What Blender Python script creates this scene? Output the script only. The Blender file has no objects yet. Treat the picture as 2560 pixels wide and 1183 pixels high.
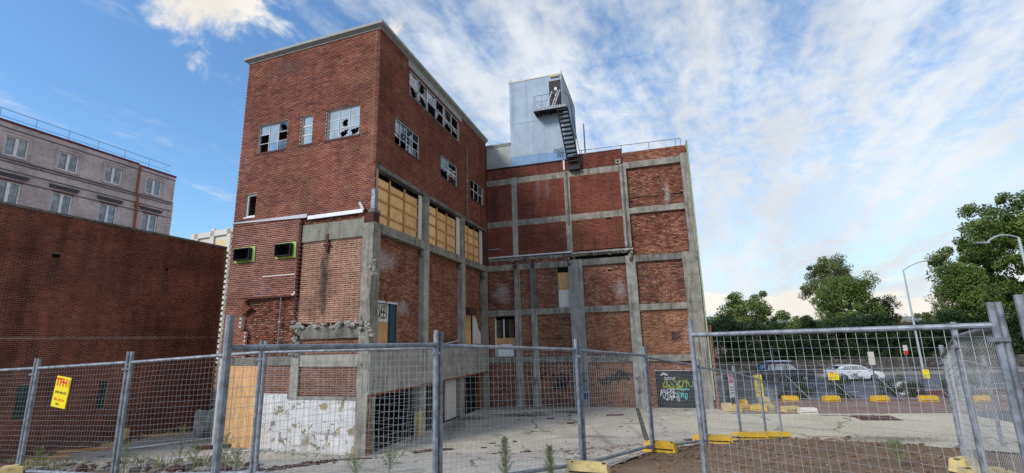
import bpy, math, random
import numpy as np
from mathutils import Vector, Matrix, noise as mnoise

S = bpy.context.scene
COL = S.collection
R = math.radians
random.seed(7)
RNG = np.random.default_rng(7)

# ------------------------------------------------------------------ camera, sky, sun, exposure
EYE = 4.072
PITCH, ROLL = R(12.174), R(-1.491)
cam = bpy.data.cameras.new('camera')
cam.sensor_width = 36.0
cam.lens = 36.0 * 1194.74 / 2560.0
cam.clip_start, cam.clip_end = 0.1, 20000
camo = bpy.data.objects.new('camera', cam)
COL.objects.link(camo)
fwd = Vector((0, math.cos(PITCH), math.sin(PITCH)))
rgt, upv = Vector((1, 0, 0)), Vector((0, -math.sin(PITCH), math.cos(PITCH)))
r2 = rgt * math.cos(ROLL) + upv * math.sin(ROLL)
u2 = upv * math.cos(ROLL) - rgt * math.sin(ROLL)
cm = Matrix((r2, u2, -fwd)).transposed().to_4x4()
cm.translation = (0, 0, EYE)
camo.matrix_world = cm
S.camera = camo

SUN_EL, SUN_AZ = R(36), R(232)          # azimuth clockwise from +Y: behind the camera, to its left
sun = bpy.data.lights.new('sun', 'SUN')
sun.energy, sun.angle, sun.color = 1.5, R(16), (1.0, 0.94, 0.86)
suno = bpy.data.objects.new('sun', sun)
COL.objects.link(suno)
sd = Vector((math.sin(SUN_AZ) * math.cos(SUN_EL), math.cos(SUN_AZ) * math.cos(SUN_EL), math.sin(SUN_EL)))
suno.rotation_euler = sd.to_track_quat('Z', 'Y').to_euler()
suno.location = (0, 0, 60)

vs = S.view_settings
vs.view_transform, vs.look, vs.gamma, vs.exposure = 'Standard', 'None', 1.0, 1.2
vs.use_curve_mapping = False


class NG:
    """small wrapper round a node tree: n() makes a node, sockets given as values are linked"""
    def __init__(self, nt):
        self.nt = nt
        nt.nodes.clear()

    def n(self, typ, out=0, **kw):
        nd = self.nt.nodes.new(typ)
        for k, v in kw.items():
            if k.startswith('_'):
                setattr(nd, k[1:], v)
                continue
            sk = nd.inputs[int(k[1:])] if k[0] == 'i' and k[1:].isdigit() else nd.inputs[k.replace('__', ' ')]
            if isinstance(v, bpy.types.NodeSocket):
                self.nt.links.new(v, sk)
            else:
                sk.default_value = v
        return nd.outputs[out] if len(nd.outputs) else None

    def math(self, op, a, b=0.0, c=None, clamp=False):
        kw = dict(i0=a, i1=b)
        if c is not None:
            kw['i2'] = c
        return self.n('ShaderNodeMath', _operation=op, _use_clamp=clamp, **kw)

    def vm(self, op, a, b=(0, 0, 0), out=0):
        return self.n('ShaderNodeVectorMath', out, _operation=op, i0=a, i1=b)

    def mr(self, v, a, b, c=0.0, d=1.0, smooth=True):
        return self.n('ShaderNodeMapRange', _interpolation_type='SMOOTHSTEP' if smooth else 'LINEAR',
                      Value=v, From__Min=a, From__Max=b, To__Min=c, To__Max=d)

    def noise(self, vec, scale, detail=4.0, rough=0.55, dist=0.0):
        return self.n('ShaderNodeTexNoise', Vector=vec, Scale=scale, Detail=detail, Roughness=rough, Distortion=dist)

    def mix(self, fac, a, b, mode='MIX'):
        nd = self.nt.nodes.new('ShaderNodeMix')
        nd.data_type, nd.blend_type = 'RGBA', mode
        for i, v in ((0, fac), (6, a), (7, b)):
            if isinstance(v, bpy.types.NodeSocket):
                self.nt.links.new(v, nd.inputs[i])
            else:
                nd.inputs[i].default_value = v if i == 0 else (*v[:3], 1.0)
        return nd.outputs[2]

    def ramp(self, fac, cols):
        nd = self.nt.nodes.new('ShaderNodeValToRGB')
        self.nt.links.new(fac, nd.inputs[0])
        el = nd.color_ramp.elements
        while len(el) < len(cols):
            el.new(0.5)
        for i, c in enumerate(cols):
            if len(c) == 4:
                el[i].position, el[i].color = c[0], (*c[1:], 1)
            else:
                el[i].position, el[i].color = i / (len(cols) - 1), (*c, 1)
        return nd.outputs[0]


W = bpy.data.worlds.new('World')
S.world = W
W.use_nodes = True
g = NG(W.node_tree)
gen = g.n('ShaderNodeTexCoord', 0)
sky = g.n('ShaderNodeTexSky', _sky_type='NISHITA', _sun_disc=False, _sun_elevation=SUN_EL, _sun_rotation=SUN_AZ,
          _air_density=1.25, _dust_density=0.35, _ozone_density=2.2, _altitude=50)
sx = g.n('ShaderNodeSeparateXYZ', 0, Vector=gen)
sxyz = sx.node
DX, DY, DZ = sxyz.outputs[0], sxyz.outputs[1], sxyz.outputs[2]
zz = g.math('MAXIMUM', g.math('ADD', DZ, 0.10), 0.03)
qx, qy = g.math('DIVIDE', DX, zz), g.math('DIVIDE', DY, zz)
q = g.n('ShaderNodeCombineXYZ', X=qx, Y=qy, Z=0.0)
# the cloud sheet lies at one height; its rows run away from the viewer a little to the right
qr = g.n('ShaderNodeVectorRotate', Vector=q, Axis=(0, 0, 1), Angle=R(24))
qs = g.vm('MULTIPLY', qr, (1.0, 0.24, 1.0))
broad = g.noise(qs, 1.15, 3.0, 0.5, 0.3)
mid = g.noise(qs, 4.6, 7.0, 0.60, 0.25)
rip = g.noise(g.vm('MULTIPLY', qr, (1.0, 0.7, 1.0)), 15.0, 5.0, 0.62, 0.3)
cov = g.mr(g.math('ADD', qx, g.math('MULTIPLY', g.math('SUBTRACT', broad, 0.5), 1.6)), -0.75, 0.55)
dens = g.math('ADD', g.math('ADD', g.math('MULTIPLY', broad, 0.30), g.math('MULTIPLY', mid, 0.50)),
              g.math('MULTIPLY', rip, 0.27))
dens = g.math('ADD', dens, g.math('MULTIPLY', cov, 0.25))
sheet = g.mr(dens, 0.585, 0.86)
# heaped clouds low over the hills
az = g.n('ShaderNodeMath', _operation='ARCTAN2', i0=DX, i1=DY)
low = g.n('ShaderNodeCombineXYZ', X=g.math('MULTIPLY', az, 7.0), Y=g.math('MULTIPLY', DZ, 22.0), Z=0.0)
cun = g.noise(low, 0.9, 6.0, 0.55, 0.2)
band = g.math('MULTIPLY', g.mr(DZ, -0.02, 0.02), g.mr(DZ, 0.15, 0.05))
cum = g.mr(g.math('MULTIPLY', cun, band), 0.40, 0.49)
# a few separate white heaps higher up
puff = None
for (vx, vy, vz, rad, am) in ((-.45, .70, .565, .17, 1.0), (-.53, .665, .53, .13, .95), (-.507, .729, .46, .10, .70), (-.205, .788, .58, .085, .95),
                              (-.68, .62, .392, .16, .50), (-.60, .58, .55, .16, .45), (-.31, .74, .60, .10, .50)):
    dd = Vector((vx, vy, vz)).normalized()
    dist = g.vm('DISTANCE', gen, tuple(dd), out=1)
    one = g.math('MULTIPLY', g.mr(dist, rad, 0.0, smooth=True), am)
    puff = one if puff is None else g.math('MAXIMUM', puff, one)
pn = g.noise(gen, 8.5, 9.0, 0.66, 0.6)
pf = g.mr(g.math('ADD', g.math('MULTIPLY', puff, 0.50), g.math('MULTIPLY', pn, 1.05)), 0.80, 1.06)
pf = g.math('MULTIPLY', pf, g.mr(puff, 0.0, 0.25))
veil = g.math('MULTIPLY', g.math('MULTIPLY', g.math('MULTIPLY', g.mr(DZ, 0.50, 0.20), g.mr(DZ, 0.02, 0.20)), g.mr(az, -0.15, 0.55)), 0.74)
alpha = g.math('MAXIMUM', g.math('MAXIMUM', sheet, cum), g.math('MAXIMUM', pf, veil))
shade = g.mr(g.noise(gen, 5.0, 5.0, 0.6), 0.3, 0.7, 0.80, 1.0)
warm = g.mix(g.math('MAXIMUM', cum, pf), (5.0, 5.25, 5.55), (6.2, 5.85, 5.3))
ccol = g.mix(1.0, warm, g.n('ShaderNodeCombineXYZ', X=shade, Y=shade, Z=shade), 'MULTIPLY')
skyc = g.mix(g.math('MULTIPLY', g.mr(DZ, 0.22, 0.0), 0.85), g.mix(1.0, sky, (0.71, 0.95, 1.14), 'MULTIPLY'), (3.3, 4.15, 5.1))
col = g.mix(g.math('MULTIPLY', alpha, 0.96), skyc, ccol)
bg = g.n('ShaderNodeBackground', Color=col, Strength=0.076)
g.n('ShaderNodeOutputWorld', Surface=bg)

# ------------------------------------------------------------------ frames and mesh helpers


class Frame:
    """a vertical plane: u runs along it, n out of it, z up"""
    def __init__(self, ox, oy, ang, flip):
        self.o, self.a = (ox, oy), ang
        self.d = (math.cos(ang), math.sin(ang))
        self.m = (self.d[1] * flip, -self.d[0] * flip)
        self.flip = flip

    def p(self, u, n, z):
        return (self.o[0] + u * self.d[0] + n * self.m[0], self.o[1] + u * self.d[1] + n * self.m[1], z)

    def mat(self, u, n, z):
        m = Matrix(((self.d[0], self.m[0], 0), (self.d[1], self.m[1], 0), (0, 0, 1))).to_4x4()
        m.translation = self.p(u, n, z)
        return m


FW = Frame(0, 0, 0.0, -1)                       # world: u = X, n = Y
FA = Frame(-5.596, 18.839, R(160.66), -1)       # front of the block
FB = Frame(-5.596, 18.839, R(73.5), 1)          # its courtyard side
FC = Frame(-1.711, 31.954, R(-16.85), 1)        # the rear wing
FD = Frame(-18.91, 22.0, R(72.9), 1)            # the dark brick wall on the left
FE = Frame(-33.471, 38.0, R(72.9), 1)           # the grey building behind it


class MB:
    def __init__(self, F=FW):
        self.v, self.f, self.mi, self.F, self.cur = [], [], [], F, 0

    def add(self, pts, faces):
        b = len(self.v)
        self.v += [tuple(p) for p in pts]
        for f in faces:
            self.f.append(tuple(b + i for i in f))
            self.mi.append(self.cur)
        return self

    def quad(self, *uvn):
        return self.add([self.F.p(*q_) for q_ in uvn], [tuple(range(len(uvn)))])

    def box(self, u0, u1, n0, n1, z0, z1):
        P = self.F.p
        pts = [P(u, n, z) for z in (z0, z1) for n in (n0, n1) for u in (u0, u1)]
        return self.add(pts, [(0, 1, 3, 2), (4, 6, 7, 5), (0, 4, 5, 1), (2, 3, 7, 6), (0, 2, 6, 4), (1, 5, 7, 3)])

    def rbox(self, u0, u1, n0, n1, z0, z1, amp=0.012, seg=0.22, freq=2.5):
        """box with subdivided, slightly uneven faces"""
        P = self.F.p
        ku, kn, kz = (max(1, min(60, int(abs(d_) / seg))) for d_ in (u1 - u0, n1 - n0, z1 - z0))
        cache = {}

        def vid(i, j, k):
            if (i, j, k) not in cache:
                q_ = Vector(P(u0 + (u1 - u0) * i / ku, n0 + (n1 - n0) * j / kn, z0 + (z1 - z0) * k / kz))
                q_ += mnoise.noise_vector(q_ * freq) * amp + mnoise.noise_vector(q_ * freq * 4) * amp * 0.5
                cache[(i, j, k)] = len(self.v)
                self.v.append(tuple(q_))
            return cache[(i, j, k)]
        fs = []
        for i in range(ku):
            for k in range(kz):
                for j in (0, kn):
                    fs.append((vid(i, j, k), vid(i + 1, j, k), vid(i + 1, j, k + 1), vid(i, j, k + 1)))
            for j in range(kn):
                for k in (0, kz):
                    fs.append((vid(i, j, k), vid(i + 1, j, k), vid(i + 1, j + 1, k), vid(i, j + 1, k)))
        for j in range(kn):
            for k in range(kz):
                for i in (0, ku):
                    fs.append((vid(i, j, k), vid(i, j + 1, k), vid(i, j + 1, k + 1), vid(i, j, k + 1)))
        self.f += fs
        self.mi += [self.cur] * len(fs)
        return self

    def tube(self, pts, r, sides=8, cap=True):
        pts = [Vector(p) for p in pts]
        rings = []
        b0 = len(self.v)
        for i, p in enumerate(pts):
            t = (pts[min(i + 1, len(pts) - 1)] - pts[max(i - 1, 0)]).normalized()
            a = t.orthogonal() if abs(t.z) > 0.9 else t.cross(Vector((0, 0, 1)))
            a.normalize()
            b = t.cross(a)
            rr = r[i] if isinstance(r, (list, tuple)) else r
            rings.append([p + (a * math.cos(2 * math.pi * k / sides) + b * math.sin(2 * math.pi * k / sides)) * rr
                          for k in range(sides)])
        for ring in rings:
            self.v += [tuple(x) for x in ring]
        for i in range(len(pts) - 1):
            for k in range(sides):
                k2 = (k + 1) % sides
                self.f.append((b0 + i * sides + k, b0 + i * sides + k2, b0 + (i + 1) * sides + k2, b0 + (i + 1) * sides + k))
                self.mi.append(self.cur)
        if cap:
            self.f.append(tuple(b0 + k for k in range(sides)))
            self.f.append(tuple(b0 + (len(pts) - 1) * sides + k for k in range(sides)))
            self.mi += [self.cur, self.cur]
        return self

    def prism(self, pts2, z0, z1):
        n = len(pts2)
        return self.add([(*p, z0) for p in pts2] + [(*p, z1) for p in pts2],
                        [tuple(range(n)), tuple(range(n, 2 * n))] + [(i, (i + 1) % n, n + (i + 1) % n, n + i) for i in range(n)])

    def extr(self, prof, u0f, u1f):
        """profile of (n, z) points swept along u; u0f / u1f give the end of each point (mitre)"""
        P, n = self.F.p, len(prof)
        return self.add([P(u0f(a), a, z) for a, z in prof] + [P(u1f(a), a, z) for a, z in prof],
                        [tuple(range(n)), tuple(range(n, 2 * n))] + [(i, (i + 1) % n, n + (i + 1) % n, n + i) for i in range(n)])

    def blob(self, c, rx, ry, rz, k=6, amp=0.3, seed=0):
        c = Vector(c)
        b0 = len(self.v)
        rows = k
        cols_ = k + 2
        for i in range(rows + 1):
            th = math.pi * i / rows
            for j in range(cols_):
                ph = 2 * math.pi * j / cols_
                d = Vector((math.sin(th) * math.cos(ph), math.sin(th) * math.sin(ph), math.cos(th)))
                s = 1 + amp * mnoise.noise(d * 1.7 + Vector((seed * 3.1, seed * 1.7, seed)))
                self.v.append((c.x + d.x * rx * s, c.y + d.y * ry * s, c.z + d.z * rz * s))
        for i in range(rows):
            for j in range(cols_):
                j2 = (j + 1) % cols_
                self.f.append((b0 + i * cols_ + j, b0 + i * cols_ + j2, b0 + (i + 1) * cols_ + j2, b0 + (i + 1) * cols_ + j))
                self.mi.append(self.cur)
        return self

    def ribbon(self, pts, w, n=0.0):
        """flat painted line on the frame's plane; pts are (u, z)"""
        for (a, b) in zip(pts[:-1], pts[1:]):
            du, dz = b[0] - a[0], b[1] - a[1]
            L = math.hypot(du, dz) or 1e-6
            pu, pz = -dz / L * w / 2, du / L * w / 2
            eu, ez = du / L * w * .4, dz / L * w * .4
            self.quad((a[0] + pu - eu, n, a[1] + pz - ez), (b[0] + pu + eu, n, b[1] + pz + ez),
                      (b[0] - pu + eu, n, b[1] - pz + ez), (a[0] - pu - eu, n, a[1] - pz - ez))
            n += 0.0002
        return self

    def build(self, name, mats, parent=None, smooth=False, kind=None, label=None):
        me = bpy.data.meshes.new(name)
        me.from_pydata(self.v, [], self.f)
        mats = mats if isinstance(mats, (list, tuple)) else [mats]
        for m in mats:
            me.materials.append(m)
        if len(mats) > 1:
            me.polygons.foreach_set('material_index', self.mi)
        if smooth:
            me.polygons.foreach_set('use_smooth', [True] * len(me.polygons))
        me.update()
        return link(name, me, parent, kind, label)


def link(name, data, parent=None, kind=None, label=None):
    o = bpy.data.objects.new(name, data)
    COL.objects.link(o)
    if parent is not None:
        o.parent = parent
        o.matrix_parent_inverse = parent.matrix_basis.inverted()
    if kind:
        o['kind'] = kind
    if label:
        o['label'] = label
    return o


def tag(o, label, cat=None, group=None, kind=None):
    o['label'] = label
    if cat:
        o['category'] = cat
    if group:
        o['group'] = group
    if kind:
        o['kind'] = kind
    return o


def empty(name, loc, label=None, cat=None, group=None):
    o = bpy.data.objects.new(name, None)
    o.location = loc
    o.empty_display_size = 0.3
    COL.objects.link(o)
    if label:
        tag(o, label, cat, group)
    return o


def np_mesh(name, V, Q, mat, tint=None):
    me = bpy.data.meshes.new(name)
    V, Q = np.asarray(V, np.float32), np.asarray(Q, np.int32)
    nf, k = Q.shape
    me.vertices.add(len(V))
    me.vertices.foreach_set('co', V.ravel())
    me.loops.add(nf * k)
    me.loops.foreach_set('vertex_index', Q.ravel())
    me.polygons.add(nf)
    me.polygons.foreach_set('loop_start', np.arange(0, nf * k, k, dtype=np.int32))
    me.materials.append(mat)
    if tint is not None:
        at = me.attributes.new('tint', 'FLOAT', 'FACE')
        at.data.foreach_set('value', np.asarray(tint, np.float32))
    me.update(calc_edges=True)
    return me


# ------------------------------------------------------------------ materials
def newmat(name):
    m = bpy.data.materials.new(name)
    m.use_nodes = True
    return m, NG(m.node_tree)


def finish(gm, color, rough=0.9, bump=None, bstr=0.3, bdist=0.01, metal=0.0, spec=0.3, **kw):
    b = gm.nt.nodes.new('ShaderNodeBsdfPrincipled')
    for k, v in dict(Base__Color=color, Roughness=rough, Metallic=metal, Specular__IOR__Level=spec, **kw).items():
        sk = b.inputs[k.replace('__', ' ')]
        if isinstance(v, bpy.types.NodeSocket):
            gm.nt.links.new(v, sk)
        else:
            sk.default_value = (*v, 1) if isinstance(v, tuple) and len(v) == 3 else v
    if bump is not None:
        bn = gm.n('ShaderNodeBump', Strength=bstr, Distance=bdist, Height=bump)
        gm.nt.links.new(bn, b.inputs['Normal'])
    gm.n('ShaderNodeOutputMaterial', Surface=b.outputs[0])
    return b


def worn(gm, color, patches, pos):
    """stains and washed-out areas: (centre, (rx, ry, rz), colour, strength)"""
    for (c, r_, pc, st) in patches:
        v = gm.vm('MULTIPLY', gm.vm('SUBTRACT', pos, c), tuple(1 / x for x in r_))
        ln = gm.vm('LENGTH', v, out=1)
        nn = gm.noise(gm.vm('MULTIPLY', pos, (1, 1, 0.6)), 3.2, 6.0, 0.7)
        fac = gm.mr(gm.math('ADD', gm.math('MULTIPLY', ln, 0.60), gm.math('MULTIPLY', nn, 1.0)), 1.05, 0.55)
        color = gm.mix(gm.math('MULTIPLY', fac, st), color, pc)
    return color


def brick_mat(name, cols, single=False, effl=0.25, patches=(), scale=0.45, streak=0.2, amp=0.16):
    m, gm = newmat(name)
    pos = gm.n('ShaderNodeNewGeometry', 0)
    t = gm.n('ShaderNodeObjectInfo', 5) if single else gm.n('ShaderNodeAttribute', 2, _attribute_name='tint')
    c = gm.ramp(t, cols)
    big = gm.mr(gm.noise(pos, scale, 5.0, 0.6), 0.3, 0.7, 1 - amp * 1.1, 1 + amp * .9)
    st = gm.mr(gm.noise(gm.vm('MULTIPLY', pos, (2.2, 2.2, 0.22)), 1.0, 4.0, 0.6), 0.35, 0.72, 1.0 + streak * .3, 1.0 - streak)
    fine = gm.noise(pos, 55.0, 4.0, 0.7)
    k = gm.math('MULTIPLY', gm.math('MULTIPLY', big, st), gm.mr(fine, 0.25, 0.75, 0.82, 1.15))
    c = gm.mix(1.0, c, gm.n('ShaderNodeCombineXYZ', X=k, Y=k, Z=k), 'MULTIPLY')
    if effl:
        e = gm.mr(gm.noise(pos, 4.5, 8.0, 0.75), 0.56, 0.76, 0.0, effl * .7)
        c = gm.mix(e, c, (0.36, 0.29, 0.26))
    c = worn(gm, c, patches, pos)
    finish(gm, c, 0.92, fine, 0.5, 0.004, spec=0.15)
    return m


def mortar_mat(name, colr, patches=(), var=0.35):
    m, gm = newmat(name)
    pos = gm.n('ShaderNodeNewGeometry', 0)
    nz = gm.mr(gm.noise(pos, 0.9, 7.0, 0.65), 0.3, 0.7, 1 - var, 1 + var * .6)
    c = gm.mix(1.0, colr, gm.n('ShaderNodeCombineXYZ', X=nz, Y=nz, Z=nz), 'MULTIPLY')
    c = worn(gm, c, patches, pos)
    finish(gm, c, 0.95, gm.noise(pos, 60.0, 3.0, 0.6), 0.4, 0.004, spec=0.1)
    return m


def concrete_mat(name, lo, hi, streak=0.45, board=0.0, patches=(), fine=30.0):
    m, gm = newmat(name)
    pos = gm.n('ShaderNodeNewGeometry', 0)
    a = gm.noise(pos, 1.7, 9.0, 0.74)
    c = gm.ramp(a, [(0.28, *lo), (0.5, *[(x + y) / 2 for x, y in zip(lo, hi)]), (0.74, *hi)])
    s1 = gm.mr(gm.noise(gm.vm('MULTIPLY', pos, (3.2, 3.2, 0.25)), 1.6, 6.0, 0.65), 0.45, 0.75, 1.0, 1.0 - streak)
    s2 = gm.mr(gm.noise(pos, fine, 5.0, 0.7), 0.25, 0.8, 0.84, 1.12)
    k = gm.math('MULTIPLY', s1, s2)
    c = gm.mix(1.0, c, gm.n('ShaderNodeCombineXYZ', X=k, Y=k, Z=k), 'MULTIPLY')
    c = worn(gm, c, patches, pos)
    bh = gm.math('ADD', gm.noise(pos, 22.0, 6.0, 0.7), gm.math('MULTIPLY', gm.noise(gm.vm('MULTIPLY', pos, (14, 14, 0.6)), 1.0, 2.0), board))
    finish(gm, c, 0.9, bh, 0.5, 0.012, spec=0.2)
    return m


def plain(name, colr, rough=0.7, metal=0.0, var=0.15, vs_=6.0, spec=0.3, **kw):
    m, gm = newmat(name)
    pos = gm.n('ShaderNodeNewGeometry', 0)
    k = gm.mr(gm.noise(pos, vs_, 6.0, 0.65), 0.25, 0.75, 1 - var, 1 + var)
    c = gm.mix(1.0, colr, gm.n('ShaderNodeCombineXYZ', X=k, Y=k, Z=k), 'MULTIPLY')
    finish(gm, c, rough, metal=metal, spec=spec, **kw)
    return m


def wood_mat(name, colr, grain=(14, 14, 1.2), var=0.3):
    m, gm = newmat(name)
    pos = gm.n('ShaderNodeNewGeometry', 0)
    oi = gm.n('ShaderNodeObjectInfo', 5)
    p2 = gm.vm('ADD', pos, gm.n('ShaderNodeCombineXYZ', X=gm.math('MULTIPLY', oi, 31.0), Y=0.0, Z=gm.math('MULTIPLY', oi, 17.0)))
    gr = gm.noise(gm.vm('MULTIPLY', p2, grain), 1.0, 5.0, 0.6, 1.2)
    k = gm.math('MULTIPLY', gm.mr(gr, 0.3, 0.72, 1 - var, 1 + var * .6), gm.mr(oi, 0, 1, 0.82, 1.12))
    st = gm.mr(gm.noise(p2, 1.4, 5.0, 0.6), 0.5, 0.75, 1.0, 0.72)
    k = gm.math('MULTIPLY', k, st)
    c = gm.mix(1.0, colr, gm.n('ShaderNodeCombineXYZ', X=k, Y=k, Z=k), 'MULTIPLY')
    finish(gm, c, 0.75, gr, 0.2, 0.003, spec=0.2)
    return m


def leaf_mat(name, cols, trans=0.3):
    m, gm = newmat(name)
    t = gm.n('ShaderNodeAttribute', 2, _attribute_name='tint')
    c = gm.ramp(t, cols)
    b = gm.nt.nodes.new('ShaderNodeBsdfPrincipled')
    gm.nt.links.new(c, b.inputs['Base Color'])
    b.inputs['Roughness'].default_value = 0.6
    b.inputs['Specular IOR Level'].default_value = 0.25
    tr = gm.n('ShaderNodeBsdfTranslucent', Color=c)
    mx = gm.nt.nodes.new('ShaderNodeMixShader')
    mx.inputs[0].default_value = trans
    gm.nt.links.new(b.outputs[0], mx.inputs[1])
    gm.nt.links.new(tr, mx.inputs[2])
    gm.n('ShaderNodeOutputMaterial', Surface=mx.outputs[0])
    return m


def glass_mat(name, refl, tintc, rough=0.03, gloss=(1, 1, 1)):
    """old dirty window glass: partly mirror, partly matt tint (dust; for the front panes painted cloud)"""
    m, gm = newmat(name)
    pos = gm.n('ShaderNodeNewGeometry', 0)
    nz = gm.noise(pos, 2.5, 5.0, 0.6)
    bn = gm.n('ShaderNodeBump', Strength=0.10, Distance=0.02, Height=gm.noise(pos, 1.6, 2.0, 0.5))
    gl = gm.n('ShaderNodeBsdfGlossy', Color=(*gloss, 1), Roughness=rough, Normal=bn)
    df = gm.n('ShaderNodeBsdfDiffuse', Color=(*tintc, 1))
    mx = gm.nt.nodes.new('ShaderNodeMixShader')
    gm.nt.links.new(gm.mr(nz, 0.2, 0.8, refl + .08, refl - .08), mx.inputs[0])
    gm.nt.links.new(df, mx.inputs[1])
    gm.nt.links.new(gl, mx.inputs[2])
    gm.n('ShaderNodeOutputMaterial', Surface=mx.outputs[0])
    return m


RED = [(.115, .042, .034), (.175, .062, .045), (.215, .074, .051), (.245, .088, .058), (.295, .118, .072), (.155, .056, .042)]
M = {}
WHITE = (.50, .48, .47)
pA = FA.p(2.35, 0, 6.6)
M['brick_a'] = brick_mat('brick_red_brown', RED, effl=.12, patches=[(FA.p(4.5, 0, 13.6), (.33, .5, .85), (.29, .10, .055), .6), (FA.p(3.1, 0, 13.6), (.35, .5, .85), (.29, .10, .055), .6), (FA.p(6.75, 0, 11.2), (.5, .5, .4), (.30, .10, .055), .55), (FA.p(1.0, 0, 15.6), (1.2, .6, .5), (.26, .13, .075), .5), (FA.p(2.3, 0, 10.7), (1.6, .6, .8), (.25, .07, .05), .5), (FA.p(5.2, 0, 17.0), (3.2, .8, .8), (.12, .065, .065), .5), (FA.p(3.7, 0, 10.6), (.35, .5, 1.0), (.13, .06, .045), .6), (FA.p(.3, 0, 13.5), (.3, .5, 2.5), (.28, .14, .08), .35)])
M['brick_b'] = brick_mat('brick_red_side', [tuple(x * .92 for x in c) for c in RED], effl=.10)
INF = [(.115, .046, .034), (.185, .070, .046), (.225, .088, .056), (.265, .11, .068)]
stain = [(pA, (.34, .6, 2.6), (.030, .026, .026), .85)]
M['brick_inf'] = brick_mat('brick_infill', INF, effl=.2, patches=stain)
M['brick_inf1'] = brick_mat('brick_infill_single', INF, single=True, effl=.2, patches=stain)
ROUGH = [(.075, .032, .026), (.145, .052, .038), (.20, .068, .045), (.245, .088, .056), (.34, .165, .105), (.20, .072, .048)]
washed = [(FC.p(.95, -.1, 7.05), (.85, .9, .8), WHITE, .55), (FC.p(8.65, -.1, 6.9), (.55, .9, .9), WHITE, .5),
          (FB.p(1.35, -.3, 7.55), (.9, 1.5, .75), WHITE, .55), (FB.p(2.9, -.3, 5.6), (.6, 1.2, .6), WHITE, .5),
          (FC.p(11.9, -.1, 12.7), (.3, .6, .9), WHITE, .6)]
M['brick_rough'] = brick_mat('brick_rough', ROUGH, effl=.45, patches=washed, scale=.8)
M['brick_c'] = brick_mat('brick_wing', [(.105, .033, .026), (.155, .045, .033), (.195, .055, .039), (.235, .070, .046)], effl=.12,
                         patches=[(FC.p(.55, 0, 13.3), (.7, .6, 2.4), (.03, .022, .022), .75),
                                  (FC.p(3.7, 0, 14.2), (.25, .6, 1.6), (.22, .17, .18), .55),
                                  (FC.p(4.35, 0, 14.0), (.22, .6, 1.5), (.24, .18, .19), .5)], streak=.3)
M['brick_clow'] = brick_mat('brick_wing_lower', [(.110, .042, .030), (.205, .074, .044), (.265, .096, .054), (.35, .165, .095), (.20, .074, .046)], effl=.3, scale=.8,
                            patches=[(FC.p(4.75, -.1, 1.35), (.42, .7, .55), (.02, .017, .02), .85),
                                     (FC.p(7.9, -.1, 1.65), (1.0, .7, .38), (.025, .02, .02), .85),
                                     (FC.p(2.6, -.1, .2), (12, 2, .35), (.05, .045, .04), .6)])
DARK = [(.125, .044, .034), (.18, .060, .042), (.22, .072, .047), (.255, .090, .056), (.18, .064, .048)]
dpat = [(FD.p(1, 0, 4.62), (12, 12, .10), (.34, .26, .23), .55), (FD.p(-2.0, 0, 7.5), (.22, .5, .9), (.05, .03, .026), .7), (FD.p(2.8, 0, 7.4), (.2, .5, 1.0), (.05, .03, .026), .6), (FD.p(4.5, 0, 8.6), (3.0, 3.0, .9), (.075, .035, .032), .6), (FD.p(-.5, 0, 6.2), (1.2, 1.5, .9), (.23, .085, .05), .5), (FD.p(3.5, 0, 4.95), (2.5, 3, .25), (.055, .032, .03), .6), (FD.p(-1, 0, .4), (6, 8, .7), (.10, .055, .045), .6)]
M['brick_d'] = brick_mat('brick_dark', DARK, effl=.14, scale=.5, streak=.42, amp=.32, patches=dpat)
M['brick_d1'] = brick_mat('brick_dark_single', DARK, single=True, effl=.14, scale=.5, streak=.42, amp=.32, patches=dpat)
M['mortar_a'] = mortar_mat('mortar_tan', (.47, .335, .275))
M['mortar_a2'] = mortar_mat('mortar_pink', (.56, .43, .37))
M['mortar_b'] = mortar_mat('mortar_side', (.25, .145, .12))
M['mortar_inf'] = mortar_mat('mortar_pale', (.50, .385, .29), patches=stain)
M['mortar_r'] = mortar_mat('mortar_rough', (.40, .29, .215), patches=washed, var=.6)
M['mortar_c'] = mortar_mat('mortar_wing', (.27, .165, .115))
M['mortar_d'] = mortar_mat('mortar_dark', (.33, .235, .195), var=.5)
M['conc'] = concrete_mat('concrete_grey', (.105, .096, .080), (.40, .375, .32), .65, .6)
M['conc_l'] = concrete_mat('concrete_pale', (.165, .155, .135), (.48, .46, .405), .5, .7)
M['conc_d'] = concrete_mat('concrete_dark', (.06, .057, .05), (.27, .26, .235), .6, .5)
M['conc_g'] = concrete_mat('concrete_lintel', (.14, .135, .11), (.31, .30, .25), .4, 0)
M['coping'] = plain('coping_paint', (.27, .28, .26), .7, var=.2)
M['metal'] = plain('galvanised_steel', (.22, .235, .262), .6, .35, .45, 11.0)
M['wire'] = plain('galvanised_wire', (.40, .40, .40), .5, .6, .15)
M['flash'] = plain('zinc_flashing', (.60, .60, .63), .5, .3, .15)
M['white'] = plain('white_paint', (.76, .76, .76), .6, var=.12)
M['frame'] = plain('window_paint', (.58, .57, .60), .55, var=.15)
M['offw'] = plain('plasterboard', (.60, .55, .50), .8, var=.08)
M['black'] = plain('black_steel', (.018, .019, .022), .55, .2, .2)
M['dark'] = plain('shade_dark', (.012, .012, .013), .9, var=.2)  # near-black for openings, holes and grooves: their shade put into the colour
M['rust'] = plain('rusty_steel', (.22, .078, .030), .85, .2, .45, 14.0)
M['rustd'] = plain('rusty_dark_steel', (.085, .034, .026), .8, .2, .4, 14.0)
M['lime'] = plain('lime_paint', (.33, .43, .11), .6, var=.2)
M['teal'] = plain('teal_paint', (.018, .075, .105), .5, var=.2)
M['yellow'] = plain('yellow_plastic', (.70, .42, .015), .5, var=.22, vs_=4.0)
M['yellowp'] = plain('faded_yellow_plastic', (.62, .50, .22), .6, var=.3, vs_=5.0)
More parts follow.
